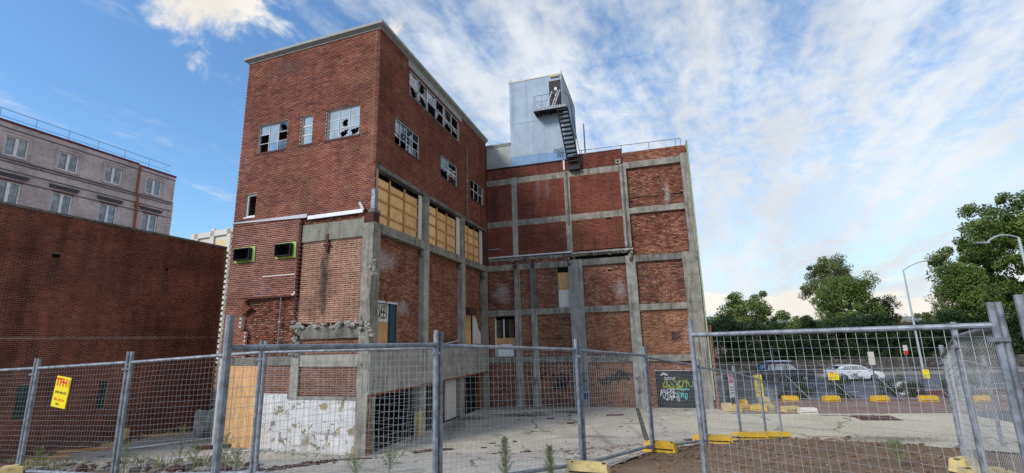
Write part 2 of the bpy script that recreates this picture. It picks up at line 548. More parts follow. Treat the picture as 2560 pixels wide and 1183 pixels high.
def scuffed(name, colr, amt):
    m, gm = newmat(name)
    pos = gm.n('ShaderNodeNewGeometry', 0)
    d_ = gm.mr(gm.noise(pos, 7.0, 8.0, .72), .48, .70, 0.0, amt)
    k = gm.mr(gm.noise(pos, 2.0, 4.0), .3, .7, .85, 1.1)
    c = gm.mix(1.0, colr, gm.n('ShaderNodeCombineXYZ', X=k, Y=k, Z=k), 'MULTIPLY')
    finish(gm, gm.mix(d_, c, (.20, .14, .075)), .65, gm.noise(pos, 40.0, 4.0), .2, .004, spec=.25)
    return m


M['yellow'] = scuffed('yellow_plastic_dirty', (.62, .37, .02), .75)
M['yellowp'] = scuffed('faded_yellow_plastic_dirty', (.56, .44, .19), .8)
M['ply'] = wood_mat('plywood', (.64, .37, .165))
M['plyl'] = wood_mat('plywood_light', (.80, .51, .235))
M['batten'] = wood_mat('timber_batten', (.56, .30, .125))
M['glass'] = glass_mat('glass_painted_cloud', .34, (.13, .12, .095), gloss=(1.0, .93, .80))  # cream tint and warm gloss stand in for reflected bright cloud
M['glassd'] = glass_mat('glass_dark', .14, (.02, .022, .026))
M['glassb'] = glass_mat('glass_blue', .26, (.05, .075, .12))
M['glass_e'] = glass_mat('glass_office', .15, (.035, .055, .09))
M['interior'] = plain('interior_plaster', (.10, .095, .09), .9, var=.3, vs_=1.5)
M['paintk'] = plain('black_spray', (.012, .012, .014), .6, var=.3)
M['paintw'] = plain('white_spray', (.62, .66, .66), .6, var=.2)
M['paintg'] = plain('green_spray', (.30, .42, .03), .6, var=.2)
M['paintb'] = plain('blue_spray', (.022, .075, .17), .6, var=.25)
M['paintt'] = plain('turquoise_spray', (.05, .42, .42), .6, var=.2)
M['orange'] = plain('orange_drainpipe', (.30, .095, .040), .6, var=.2)
M['maroon'] = plain('maroon_coating', (.13, .025, .022), .8, var=.25)

# ------------------------------------------------------------------ brickwork
def lay(u0, u1, z0, z1, holes=(), bond='stretcher', course=.086, length=.24, joint=.014, keep=None, seed=1):
    """bricks of a wall face as rows of (u0, u1, z0, z1); cut at the edges and at the openings"""
    rnd = random.Random(seed)
    out = []
    k, z = 0, z0
    while z < z1 - .02:
        zb = min(z + course - joint, z1)
        zc = (z + zb) / 2
        hdr = (bond == 'english' and k % 2) or (bond == 'colonial' and k % 6 == 5)
        L = length / 2 if hdr else length
        off = (L / 2 if k % 2 else 0) if bond != 'english' else (L / 2 if hdr else 0)
        cuts = [(a, b) for (a, b, c, d) in holes if c - .02 < zc < d + .02]
        spans, s = [], u0
        for a, b in sorted(cuts):
            if a > s:
                spans.append((s, min(a, u1)))
            s = max(s, b)
        if s < u1:
            spans.append((s, u1))
        u = u0 - off - rnd.random() * .01
        while u < u1:
            a, b = u, u + L - joint
            for (p, q_) in spans:
                aa, bb = max(a, p), min(b, q_)
                if bb - aa > .035 and (keep is None or keep((aa + bb) / 2, zc)):
                    out.append((aa, bb, z, zb))
            u += L
        z += course
        k += 1
    return np.array(out) if out else np.zeros((0, 4))


def drift(B, r_, k, seed):
    """tint of each brick: mostly chance, partly runs of like bricks from one firing"""
    w = np.array([mnoise.noise(Vector((b[0] * 1.1, b[2] * 5.0, seed * 1.3))) for b in B]) if k else np.zeros(0)
    w2 = np.array([mnoise.noise(Vector((b[0] * .5, b[2] * .7, seed * 2.3))) for b in B]) if k else np.zeros(0)
    return np.clip(.15 + .62 * r_.random(k) + .24 * w + .16 * w2 + random.Random(seed * 7).uniform(-.12, .12), 0, 1)


def brick_mesh(F, B, n, mat, rough=0.0, depth=.05, seed=3, name='brick_courses'):
    """all given bricks as one mesh; each brick has its own tint and stands a little proud"""
    r_ = np.random.default_rng(seed)
    k = len(B)
    fr = n + np.clip(r_.normal(0, .0015 + rough * .012, k), -.004, .03)
    jz = r_.normal(0, .0008 + rough * .005, k)
    ju = r_.normal(0, .0008 + rough * .004, k)
    tilt = r_.normal(0, rough * .007, k)
    u0, u1, z0, z1 = B[:, 0] + ju, B[:, 1] + ju, B[:, 2] + jz, B[:, 3] + jz
    bk = np.full(k, n - depth)
    U = np.stack([u0, u1, u1, u0, u0, u1, u1, u0], 1)
    Nn = np.stack([fr - tilt, fr + tilt, fr + tilt, fr - tilt, bk, bk, bk, bk], 1)
    Z = np.stack([z0, z0, z1, z1, z0, z0, z1, z1], 1)
    Z[:, :4] += r_.normal(0, .0006 + rough * .005, (k, 4))
    X = F.o[0] + U * F.d[0] + Nn * F.m[0]
    Y = F.o[1] + U * F.d[1] + Nn * F.m[1]
    V = np.stack([X, Y, Z], 2).reshape(-1, 3)
    q0 = np.array([[0, 1, 2, 3], [4, 0, 3, 7], [1, 5, 6, 2], [3, 2, 6, 7], [4, 5, 1, 0]])
    Q = (np.arange(k)[:, None, None] * 8 + q0[None]).reshape(-1, 4)
    return np_mesh(name, V, Q, mat, np.repeat(drift(B, r_, k, seed), 5))


def backing(F, u0, u1, z0, z1, holes, n, depth, mat, name, parent, reveal=True):
    """mortar bed behind the bricks with the openings cut through it"""
    us = sorted({u0, u1} | {min(max(h[i], u0), u1) for h in holes for i in (0, 1)})
    zs = sorted({z0, z1} | {min(max(h[i], z0), z1) for h in holes for i in (2, 3)})
    b = MB(F)
    for ua, ub in zip(us[:-1], us[1:]):
        for za, zb in zip(zs[:-1], zs[1:]):
            uc, zc = (ua + ub) / 2, (za + zb) / 2
            if any(h[0] < uc < h[1] and h[2] < zc < h[3] for h in holes):
                continue
            for nn in (n, n - depth):
                b.quad((ua, nn, za), (ub, nn, za), (ub, nn, zb), (ua, nn, zb))
    if reveal:
        for (a, c, d, e) in list(holes) + [(u0, u1, z0, z1)]:
            b.quad((a, n, d), (a, n, e), (a, n - depth, e), (a, n - depth, d))
            b.quad((c, n, d), (c, n, e), (c, n - depth, e), (c, n - depth, d))
            b.quad((a, n, d), (c, n, d), (c, n - depth, d), (a, n - depth, d))
            b.quad((a, n, e), (c, n, e), (c, n - depth, e), (a, n - depth, e))
    return b.build(name, mat, parent)


WALLN = [0]


def brick_wall(F, parent, u0, u1, z0, z1, bm, mm, holes=(), bond='stretcher', n=0.0, rough=0.0, keep=None, depth=.25,
               name='wall', course=.086, length=.24, extra=None, joint=.014, inset=.008, b0=None):
    WALLN[0] += 1
    w = backing(F, u0 if b0 is None else b0, u1, z0, z1, list(holes), n - inset - rough * .006, depth, M[mm], name, parent)
    B = lay(u0, u1, z0, z1, holes, bond, keep=keep, seed=WALLN[0], course=course, length=length, joint=joint)
    if extra:
        B = extra(B, w)
    link('brick_courses', brick_mesh(F, B, n, M[bm], rough, seed=WALLN[0]), w, 'stuff')
    return w


def single_bricks(F, B, n, mat, parent, sel):
    """the bricks picked by sel become objects of their own that share a mesh per size"""
    cache = {}
    for (a, b, c, d) in B[sel]:
        key = (round(b - a, 2), round(d - c, 3))
        if key not in cache:
            mb = MB(Frame(0, 0, 0, -1))
            L, h = key
            x = .004
            P = [(-L/2 + x, 0, -h/2 + x), (L/2 - x, 0, -h/2 + x), (L/2 - x, 0, h/2 - x), (-L/2 + x, 0, h/2 - x),
                 (-L/2, -.004, -h/2), (L/2, -.004, -h/2), (L/2, -.004, h/2), (-L/2, -.004, h/2),
                 (-L/2, -.06, -h/2), (L/2, -.06, -h/2), (L/2, -.06, h/2), (-L/2, -.06, h/2)]
            mb.add(P, [(0, 1, 2, 3)] + [(i, (i + 1) % 4, 4 + (i + 1) % 4, 4 + i) for i in range(4)] +
                   [(4 + i, 4 + (i + 1) % 4, 8 + (i + 1) % 4, 8 + i) for i in range(4)])
            me = bpy.data.meshes.new('brick')
            me.from_pydata(mb.v, [], mb.f)
            me.materials.append(mat)
            cache[key] = me
        o = link('brick', cache[key], parent)
        o.matrix_basis = F.mat((a + b) / 2, n + random.uniform(-.002, .004), (c + d) / 2)
    return B[~sel]


# ------------------------------------------------------------------ windows, lettering
def pane_mesh(F, u0, u1, z0, z1, n, state, mat, parent):
    b = MB(F)
    if state == 'b':                              # a hole knocked through the middle
        k = 18
        cu, cz = u0 + (u1 - u0) * random.uniform(.4, .6), z0 + (z1 - z0) * random.uniform(.35, .55)
        ph0 = random.random() * 6
        for i in range(k):
            pts = []
            for j in (i, i + 1):
                t = 2 * math.pi * (j % k) / k
                c, s_ = math.cos(t), math.sin(t)
                lim = min(((u1 if c > 0 else u0) - cu) / c if abs(c) > 1e-6 else 1e9,
                          ((z1 if s_ > 0 else z0) - cz) / s_ if abs(s_) > 1e-6 else 1e9)
                rr = lim * (.62 + .3 * math.sin(3 * t + ph0) * math.sin(5.3 * t + ph0 * 2))
                pts.append(((cu + c * lim, cz + s_ * lim), (cu + c * rr, cz + s_ * rr)))
            (o0, i0), (o1, i1) = pts
            b.quad((o0[0], n, o0[1]), (o1[0], n, o1[1]), (i1[0], n, i1[1]), (i0[0], n, i0[1]))
    elif state == 's':                            # a shard left in one corner
        b.quad((u0, n, z0), (u0, n, z1), (u0 + (u1 - u0) * .45, n, z1), (u0 + (u1 - u0) * .2, n, z0 + (z1 - z0) * .45))
    else:
        b.box(u0, u1, n - .004, n, z0, z1)
    b.build('pane', mat, parent)


def window(F, parent, u0, u1, z0, z1, cols, rows, states, n=-.10, fw=.045, bw=.022, fmat='frame', gm='glass', label=None):
    """steel window: outer frame (part) with bars and single panes (sub-parts); states read row by row from the top"""
    b = MB(F)
    a = .004
    u0 += a; u1 -= a; z0 += a; z1 -= a
    b.box(u0, u0 + fw, n - .05, n, z0, z1).box(u1 - fw, u1, n - .05, n, z0, z1)
    b.box(u0 + fw, u1 - fw, n - .05, n, z0, z0 + fw).box(u0 + fw, u1 - fw, n - .05, n, z1 - fw, z1)
    w = b.build('window', M[fmat], parent, label=label)
    us = [u0 + fw + (u1 - u0 - 2 * fw) * i / cols for i in range(cols + 1)]
    zs = [z1 - fw - (z1 - z0 - 2 * fw) * i / rows for i in range(rows + 1)]
    g_ = MB(F)
    for x in us[1:-1]:
        g_.box(x - bw / 2, x + bw / 2, n - .042, n - .006, z0 + fw, z1 - fw)
    for k, y in enumerate(zs[1:-1]):
        g_.box(u0 + fw, u1 - fw, n - .044, n - .008, y - bw / 2, y + bw / 2)
    if cols + rows > 2:
        g_.build('glazing_bars', M[fmat], w)
    st = states.replace(' ', '')
    for r_ in range(rows):
        for c_ in range(cols):
            s_ = st[(r_ * cols + c_) % len(st)]
            if s_ == 'x':
                continue
            mt = {'d': 'glassd', 'l': 'glassb', 'p': 'white', 'D': 'glassd'}.get(s_, gm)
            pane_mesh(F, us[c_] + .001, us[c_ + 1] - .001, zs[r_ + 1] + .001, zs[r_] - .001, n - .025,
                      'b' if s_ == 'D' else s_, M[mt], w)
    return w


GLYPH = dict(A='00-26-40 12-32', B='00-06-26-35-34-23-03 23-42-41-20-00', C='45-26-06-01-10-30-41', D='00-06-26-44-42-20-00',
             E='46-06-00-40 03-33', F='46-06-00 03-33', G='45-26-05-01-20-40-43-23', H='00-06 40-46 03-43', I='20-26', K='00-06 46-03-40',
             L='06-00-40', M='00-06-23-46-40', N='00-06-40-46', O='20-02-04-26-44-42-20', P='00-06-36-45-34-03', R='00-06-36-45-34-03-40',
             S='46-16-05-04-42-41-30-00', T='20-26 06-46', U='06-01-20-41-46', V='06-20-46', W='06-10-23-30-46', Y='06-23-46 23-20',
             Z='06-46-00-40')
GLYPH['5'] = '46-06-04-34-42-30-00'


def scrawl(F, text, u, z, w, h, mat, parent, n, lw=.03, slant=.25, seed=1, wob=.35, loops=0, name='graffiti', flip=1):
    rnd = random.Random(seed)
    b = MB(F)
    cw = w / max(1, len(text))
    for i, ch in enumerate(text):
        for line in GLYPH.get(ch, '').split():
            pts = []
            for p in line.split('-'):
                x = (int(p[0]) / 4 + rnd.uniform(-wob, wob) * .35) * cw * 1.05
                y = (int(p[1]) / 6 + rnd.uniform(-wob, wob) * .22) * h
                pts.append((u + flip * (i * cw + x + slant * y), z + y))
            b.ribbon(pts, lw, n)
            n += .0015
    for k in range(loops):
        cu, cz = u + flip * rnd.uniform(.05, .95) * w, z + rnd.uniform(.15, .85) * h
        ra, rb, t0 = rnd.uniform(.04, .13) * w, rnd.uniform(.12, .32) * h, rnd.uniform(0, 6)
        b.ribbon([(cu + ra * math.cos(t0 + t * .55), cz + rb * math.sin(t0 + t * .55 + .4)) for t in range(rnd.randint(6, 12))], lw, n)
        n += .0015
    return b.build(name, mat, parent)


def letters(text, size, mat, parent, mtx, align='CENTER', name='lettering', bold=0.0):
    cu = bpy.data.curves.new(name, 'FONT')
    cu.body, cu.size, cu.align_x, cu.align_y = text, size, align, 'CENTER'
    cu.extrude = 0.001
    cu.offset = bold
    cu.materials.append(mat)
    t = bpy.data.objects.new(name, cu)
    COL.objects.link(t)
    bpy.context.view_layer.update()
    me = bpy.data.meshes.new_from_object(t.evaluated_get(bpy.context.evaluated_depsgraph_get()))
    bpy.data.objects.remove(t)
    o = link(name, me, parent)
    o.matrix_basis = mtx
    return o


# ------------------------------------------------------------------ the ground
def terrain(X, Y):
    l = np.interp(Y, [0, 8, 10, 12, 14.5, 17, 18.8, 31, 34, 9000], [2.3, 2.1, 1.85, 1.44, .92, .39, 0, 0, -.5, -.5])
    r_ = np.interp(Y, [0, 7.8, 9.7, 12.3, 13.9, 15.8, 17.9, 20, 21.5, 31, 34, 9000], [2.3, 2.1, 1.93, 1.54, 1.25, .86, .40, .08, 0, 0, -.5, -.5])
    t = np.clip(X / 5, 0, 1)
    return l * (1 - t) + r_ * t


def tz(x, y):
    return float(terrain(np.float64(x), np.float64(y)))


def sheet_obj(name, xs, near, far, lift, mat, rows=24, ys=None, bumps=0.0):
    """a ground sheet between two edge lines, following the slope"""
    xs = np.asarray(xs, float)
    yn = np.interp(xs, *zip(*near))
    yf = np.interp(xs, *zip(*far))
    t = np.linspace(0, 1, rows + 1)
    X = np.repeat(xs[:, None], rows + 1, 1)
    Y = yn[:, None] * (1 - t) + yf[:, None] * t
    Z = terrain(X, Y) + lift
    if bumps:
        for i in range(X.shape[0]):
            for j in range(X.shape[1]):
                Z[i, j] += bumps * (mnoise.noise(Vector((X[i, j] * .9, Y[i, j] * .9, 0))) + .5 * mnoise.noise(Vector((X[i, j] * 3, Y[i, j] * 3, 4))))
    V = np.stack([X, Y, Z], 2).reshape(-1, 3)
    a = (np.arange(len(xs) - 1)[:, None] * (rows + 1) + np.arange(rows)[None]).ravel()
    Q = np.stack([a, a + rows + 1, a + rows + 2, a + 1], 1)
    me = np_mesh(name, V, Q, mat)
    me.polygons.foreach_set('use_smooth', [True] * len(me.polygons))
    return link(name, me, None, 'structure')


def ground_mat(name, lo, hi, fine=18.0, patches=(), bump=.6, sc=.55, pebble=0.0, stains=0.0, rough=.95, cracks=0.0):
    m, gm = newmat(name)
    pos = gm.n('ShaderNodeNewGeometry', 0)
    a = gm.noise(pos, sc, 9.0, 0.7, 0.4)
    c = gm.ramp(a, [(0.3, *lo), (0.7, *hi)])
    f = gm.noise(pos, fine, 6.0, 0.72)
    k = gm.mr(f, 0.25, 0.75, 0.72, 1.22)
    c = gm.mix(1.0, c, gm.n('ShaderNodeCombineXYZ', X=k, Y=k, Z=k), 'MULTIPLY')
    if stains:
        sn = gm.mr(gm.noise(gm.vm('MULTIPLY', pos, (.5, 1, 1)), .55, 7.0, 0.68, 0.8), 0.52, 0.70, 0.0, stains)
        c = gm.mix(sn, c, (.055, .048, .038))
    h = f
    if pebble:
        vor = gm.n('ShaderNodeTexVoronoi', 0, Vector=pos, Scale=34.0)
        vc = gm.n('ShaderNodeTexVoronoi', 1, Vector=pos, Scale=34.0)
        pk = gm.math('MULTIPLY', gm.mr(vor, 0.25, 0.10), gm.mr(gm.n('ShaderNodeSeparateColor', 0, Color=vc), 0.72, 0.9))
        c = gm.mix(gm.math('MULTIPLY', pk, pebble), c, (.36, .32, .27))
        h = gm.math('ADD', f, pk)
    if cracks:
        wv = gm.vm('ADD', pos, gm.vm('MULTIPLY', gm.n('ShaderNodeTexNoise', 1, Vector=pos, Scale=1.6, Detail=5.0), (1.1, 1.1, 0)))
        ve = gm.n('ShaderNodeTexVoronoi', 0, _feature='DISTANCE_TO_EDGE', Vector=gm.vm('MULTIPLY', wv, (1, 1, 0)), Scale=cracks)
        ck = gm.math('MULTIPLY', gm.mr(ve, 0.014, 0.004), gm.mr(gm.noise(pos, .4, 2.0), .42, .55))
        c = gm.mix(gm.math('MULTIPLY', ck, .8), c, (.06, .055, .04))
        h = gm.math('SUBTRACT', h, ck)
    c = worn(gm, c, patches, pos)
    finish(gm, c, rough, h, bump, 0.02, spec=0.15)
    return m


M['dirt'] = ground_mat('dirt', (.130, .085, .054), (.235, .160, .105), 14.0, pebble=.3, bump=1.0)
M['slab'] = ground_mat('courtyard_concrete', (.33, .30, .245), (.51, .47, .395), 9.0, stains=.75, cracks=.28,
                       patches=[((.6, 27.6, 0), (2.3, .8, 1), (.052, .047, .035), .9), ((2.6, 28.6, 0), (1.3, .5, 1), (.05, .045, .035), .8),
                                ((-2.5, 27.0, 0), (1.6, 1.3, 1), (.07, .065, .05), .8), ((2.5, 9.6, 1.8), (1.4, 1.2, 1), (.42, .30, .28), .35),
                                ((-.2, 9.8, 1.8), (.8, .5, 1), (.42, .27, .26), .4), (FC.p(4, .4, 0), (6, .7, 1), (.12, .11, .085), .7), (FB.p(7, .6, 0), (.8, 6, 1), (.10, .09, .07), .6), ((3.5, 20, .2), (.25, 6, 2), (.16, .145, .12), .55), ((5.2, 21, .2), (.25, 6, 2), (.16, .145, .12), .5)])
M['pad'] = ground_mat('beige_concrete', (.40, .355, .265), (.54, .49, .385), 11.0, stains=.22, sc=.3, cracks=.16,
                      patches=[((8.4, 11.5, 1.5), (1.6, 2.6, 2), (.15, .11, .08), .8)])
M['redpave'] = ground_mat('red_gravel', (.155, .105, .09), (.27, .19, .165), 12.0, pebble=.5, sc=.8)
M['asphalt'] = ground_mat('asphalt', (.075, .081, .094), (.12, .128, .145), 30.0, bump=.3, rough=.85)
M['buslane'] = ground_mat('maroon_lane', (.085, .020, .022), (.13, .030, .030), 30.0, bump=.3, rough=.85)
M['line'] = plain('road_paint', (.62, .63, .62), .7, var=.2)
M['footp'] = ground_mat('footpath', (.20, .195, .18), (.30, .29, .27), 18.0)

xs_ = np.unique(np.concatenate([np.linspace(-6000, -60, 14), np.linspace(-60, 60, 161), np.linspace(60, 6000, 14)]))
gy = np.unique(np.concatenate([np.linspace(-300, 0, 6), np.linspace(0, 60, 181), np.linspace(60, 9000, 24)]))
Xg, Yg = np.meshgrid(xs_, gy, indexing='ij')
Zg = terrain(Xg, Yg) - .012
near_dirt = (Xg > -14) & (Xg < 9) & (Yg > 2) & (Yg < 18)
for i, j in np.argwhere(near_dirt):
    Zg[i, j] += .022 * mnoise.noise(Vector((Xg[i, j] * 1.1, Yg[i, j] * 1.1, 2)))
V = np.stack([Xg, Yg, Zg], 2).reshape(-1, 3)
ny = len(gy)
a_ = (np.arange(len(xs_) - 1)[:, None] * ny + np.arange(ny - 1)[None]).ravel()
gme = np_mesh('ground', V, np.stack([a_, a_ + ny, a_ + ny + 1, a_ + 1], 1), M['dirt'])
gme.polygons.foreach_set('use_smooth', [True] * len(gme.polygons))
tag(link('ground', gme), 'bare brown dirt and earth sloping down from the fences', kind='structure')

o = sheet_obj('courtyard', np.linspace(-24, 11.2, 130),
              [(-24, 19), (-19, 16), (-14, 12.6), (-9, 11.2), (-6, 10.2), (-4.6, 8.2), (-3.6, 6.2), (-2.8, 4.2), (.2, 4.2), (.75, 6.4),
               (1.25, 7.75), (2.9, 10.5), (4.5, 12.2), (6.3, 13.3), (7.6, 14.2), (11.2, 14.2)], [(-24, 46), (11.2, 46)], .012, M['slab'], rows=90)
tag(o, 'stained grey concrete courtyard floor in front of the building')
o = sheet_obj('concrete_pad', np.linspace(7.3, 40, 70), [(7.3, 13.6), (7.35, 11.5), (7.45, 9.9), (7.7, 9.0), (8.6, 7.6), (40, 6.5)],
              [(7.3, 26.0), (11, 26.2), (22, 24.6), (40, 24.0)], .020, M['pad'], rows=50)
tag(o, 'pale beige concrete pad beyond the open fence panel')
o = sheet_obj('pavement', np.linspace(11.1, 60, 60), [(11.1, 25.95), (22, 24.4), (60, 23.5)], [(11.1, 33.6), (60, 33.6)], .010, M['redpave'], rows=30)
tag(o, 'reddish gravel strip along the far fence')
o = sheet_obj('road', np.linspace(-60, 220, 80), [(-60, 34.2), (220, 30.2)], [(-60, 52.0), (220, 48.0)], .012, M['asphalt'], rows=16)
tag(o, 'grey asphalt road with cars')
o = sheet_obj('bus_lane', np.linspace(29.5, 80, 24), [(29.5, 34.9), (80, 33.4)], [(29.5, 38.4), (80, 36.8)], .017, M['buslane'], rows=4)
tag(o, 'maroon painted bus lane on the near side of the road')
lm = MB()
for x in np.arange(8, 70, 5.2):
    lm.box(x, x + 2.6, 38.9 - x * .028, 39.02 - x * .028, -.48, -.478)
for x in np.arange(8, 70, 5.2):
    lm.box(x, x + 2.6, 42.2 - x * .028, 42.32 - x * .028, -.48, -.478)
lm.box(30, 80, 38.0, 38.12, -.478, -.476)
lm.build('road_markings', M['line'], kind='structure')['label'] = 'white dashed lane lines on the road'
asp = MB()
asp.box(21.5, 40, 20.5, 25.0, .024, .028)
asp.build('asphalt_patch', M['asphalt'], kind='structure')['label'] = 'dark asphalt strip at the edge of the beige pad'
kb = MB()
kb.box(-60, 220, 51.2, 51.5, -.5, -.36)
kb.build('kerb', M['footp'], kind='structure')['label'] = 'pale kerb along the far side of the road'
fp = sheet_obj('footpath', np.linspace(-60, 220, 20), [(-60, 51.5), (220, 51.5)], [(-60, 54), (220, 54)], .13, M['footp'], rows=2)
tag(fp, 'narrow footpath under the stone wall')
# hills far off
hm_, gm_ = newmat('hill_grass')
hp = gm_.n('ShaderNodeNewGeometry', 0)
finish(gm_, gm_.ramp(gm_.noise(gm_.vm('MULTIPLY', hp, (1, 1, 3)), .012, 7.0, .65), [(.35, .10, .13, .12), (.55, .22, .22, .19), (.7, .27, .26, .21)]), 1.0)
hb = MB()
pts = []
for i in range(121):
    x = -2500 + i * 50
    h = 60 + 75 * mnoise.noise(Vector((x * .0011, 3, 0))) + 30 * mnoise.noise(Vector((x * .004, 1, 0)))
    pts.append((x, max(20, h + (25 if 700 < x < 1700 else 0))))
base = len(hb.v)
for (x, h) in pts:
    hb.v += [(x, 1500, -5), (x, 1850, h * .6), (x, 2300, h), (x, 3000, h * .8)]
for i in range(120):
    for k in range(3):
        hb.f.append((i * 4 + k, i * 4 + k + 1, i * 4 + k + 5, i * 4 + k + 4)); hb.mi.append(0)
tag(hb.build('hills', hm_, kind='structure', smooth=True), 'low dry hills on the horizon behind the trees')

# ------------------------------------------------------------------ the derelict building
BLD = empty('derelict_building', (-5.596, 18.839, 0), 'half demolished red brick and concrete building with boarded openings and a blue roof tower', 'building')


def part(mb, name, mat, parent=BLD, **kw):
    return mb.build(name, M[mat] if isinstance(mat, str) else mat, parent, **kw)


def p2(F, u, n=0.0):
    return F.p(u, n, 0)[:2]


# --- front of the block, upper brickwork with its windows
ah = [(4.92, 6.70, 12.90, 14.33), (3.48, 4.15, 12.90, 14.33), (.93, 2.71, 12.89, 14.34), (6.43, 7.08, 9.85, 10.96)]
brick_wall(FA, BLD, 0, 7.69, 9.45, 17.77, 'brick_a', 'mortar_a', ah, name='upper_front_wall', b0=.05)
# window sills and flush brick piers
for (a, b, c, d) in ah[:3]:
    part(MB(FA).box(a - .04, b + .06, -.16, .028, c - .085, c - .002), 'sill', 'rustd')
part(MB(FA).box(6.41, 7.10, -.16, .02, 9.79, 9.848), 'sill', 'frame')
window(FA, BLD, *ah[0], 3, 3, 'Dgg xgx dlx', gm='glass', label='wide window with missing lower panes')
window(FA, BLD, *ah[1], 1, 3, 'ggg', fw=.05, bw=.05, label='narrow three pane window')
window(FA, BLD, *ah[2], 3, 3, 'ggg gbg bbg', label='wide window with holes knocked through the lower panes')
window(FA, BLD, *ah[3], 1, 1, 'x', fw=.08, fmat='white', label='small empty window frame')
# coping round both faces
prof = [(-.25, 17.772), (.03, 17.772), (.03, 17.82), (.19, 17.93), (.19, 18.06), (-.25, 18.10)]
part(MB(FA).extr(prof, lambda n: -n - .001, lambda n: 7.69 + max(n, 0)), 'coping', 'coping')
part(MB(FB).extr(prof, lambda n: -n + .001, lambda n: 13.66), 'coping', 'coping')
# flashing strips along the line of the lost roof
part(MB(FA).add([FA.p(7.72, .02, 9.62), FA.p(7.72, .03, 9.66), FA.p(3.36, .09, 9.60), FA.p(3.42, .06, 9.44), FA.p(7.72, -.02, 9.6), FA.p(3.36, -.02, 9.5)],
                [(0, 1, 2, 3), (1, 4, 5, 2), (0, 3, 5, 4)]), 'flashing', 'flash')
part(MB(FA).box(.52, 3.34, -.02, .075, 9.34, 9.50), 'flashing', 'flash')
part(MB(FA).add([FA.p(.52, .08, 9.40), FA.p(.42, .10, 9.46), FA.p(.60, .16, 9.80), FA.p(.70, .14, 9.74), FA.p(.52, .03, 9.38), FA.p(.70, .09, 9.72)],
                [(0, 1, 2, 3), (0, 3, 5, 4)]), 'bent_flashing', 'flash')
# --- lower left of the front: outer leaf with a torn edge, inner leaf behind
duct = [(6.22, 7.28, 7.80, 8.40), (3.92, 4.92, 7.80, 8.40)]


def torn(u, z):
    uL = np.interp(z, [3.6, 4.6, 4.83, 5.32, 5.66, 5.95, 6.15], [6.35, 6.35, 6.68, 6.68, 6.13, 6.42, 6.5])
    zT = np.interp(u, [3.72, 3.95], [6.48, 6.14])
    return not (u < uL + .06 * math.sin(z * 73) and z < zT)


w = brick_wall(FA, BLD, 3.80, 7.69, 6.14, 9.44, 'brick_a', 'mortar_a2', duct, joint=.017, name='lower_front_wall', keep=torn)
B = lay(3.80, 7.69, 3.60, 6.13, keep=torn, seed=5)
link('brick_courses', brick_mesh(FA, B, 0, M['brick_a'], seed=77), w, 'stuff')
backing(FA, 6.66, 7.69, 3.60, 6.14, [], -.009, .25, M['mortar_a2'], 'torn_leaf', BLD)
backing(FA, 6.36, 6.66, 3.60, 4.70, [], -.009, .11, M['mortar_a2'], 'torn_leaf', BLD)
brick_wall(FA, BLD, 3.70, 6.66, 3.64, 6.36, 'brick_rough', 'mortar_r', n=-.20, rough=1.0, name='inner_leaf')
part(MB(FA).box(3.72, 6.5, -.11, .0, 6.09, 6.139), 'lintel_angle', 'rustd')
part(MB(FA).tube([FA.p(4.58, -.05, 6.1), FA.p(4.56, -.05, 3.7)], .025), 'conduit_pipe', 'metal')
part(MB(FA).box(4.50, 4.64, -.10, -.02, 5.02, 5.10), 'pipe_clip', 'metal')
part(MB(FA).box(3.86, 5.63, .0, .018, 7.01, 7.05), 'pale_scar', 'offw')
for i, (a, b, c, d) in enumerate(duct):
    f = MB(FA)
    t = .12
    for (x0, x1, y0, y1) in ((a - .04, a + t, c - .06, d + .04), (b - .03, b + .04, c - .06, d + .04), (a + t, b - .03, d - .03, d + .04), (a + t, b - .03, c - .06, c + .03)):
        f.box(x0, x1, -.12, .05, y0, y1)
    dp = part(f, 'vent_frame', 'lime')
    k = MB(FA)
    s = .22
    k.box(a + t + .002, b + .10, -.35, -.33, c + .04, d + .02)
    k.box(a + t + .002, a + t + .03, -.33, s, c + .031, d - .031).box(b - .06, b - .032, -.33, s, c + .031, d - .031)
    k.box(a + t + .03, b - .06, -.33, s, d - .06, d - .031).box(a + t + .03, b - .06, -.33, s, c + .031, c + .06)
    part(k, 'vent_duct', 'black', dp)
# toothed ends of the removed cross walls
tb = MB(FA)
zz_ = 3.7
k = 0
while zz_ < 9.3:
    if k % 2 == 0:
        tb.rbox(3.62, 3.80, -.05, .05, zz_, zz_ + .075, .006)
    else:
        tb.rbox(3.70, 3.80, -.06, .01, zz_, zz_ + .075, .006)
    zz_ += .086
    k += 1
part(tb, 'toothed_bricks', M['brick_rough'], kind='stuff')
te = MB(FA)
zz_, k = 3.2, 0
while zz_ < 9.3:
    if k % 3:
        te.rbox(7.64, 7.69 + random.uniform(.03, .17), -.11, .012, zz_, zz_ + .078, .008)
    zz_ += .086
    k += 1
part(te, 'toothed_edge', 'conc_l', kind='stuff')
part(MB(FA).rbox(3.66, 3.74, -.1, .06, 8.2, 9.12, .02), 'broken_edge', 'rustd')
# strip of bricks over the lintel, the lintel, the infill panel
brick_wall(FA, BLD, .45, 3.80, 9.12, 9.44, 'brick_rough', 'mortar_r', n=-.06, rough=1.0, name='brick_strip')
part(MB(FA).rbox(.47, 3.60, -.25, .02, 8.36, 9.11, .006), 'lintel', 'conc_g')


def pick_front(B, w):
    L = B[:, 1] - B[:, 0]
    score = L - .004 * B[:, 2]
    sel = np.zeros(len(B), bool)
    sel[np.argsort(-score)[:300]] = True
    return single_bricks(FA, B, -.05, M['brick_inf1'], w, sel)


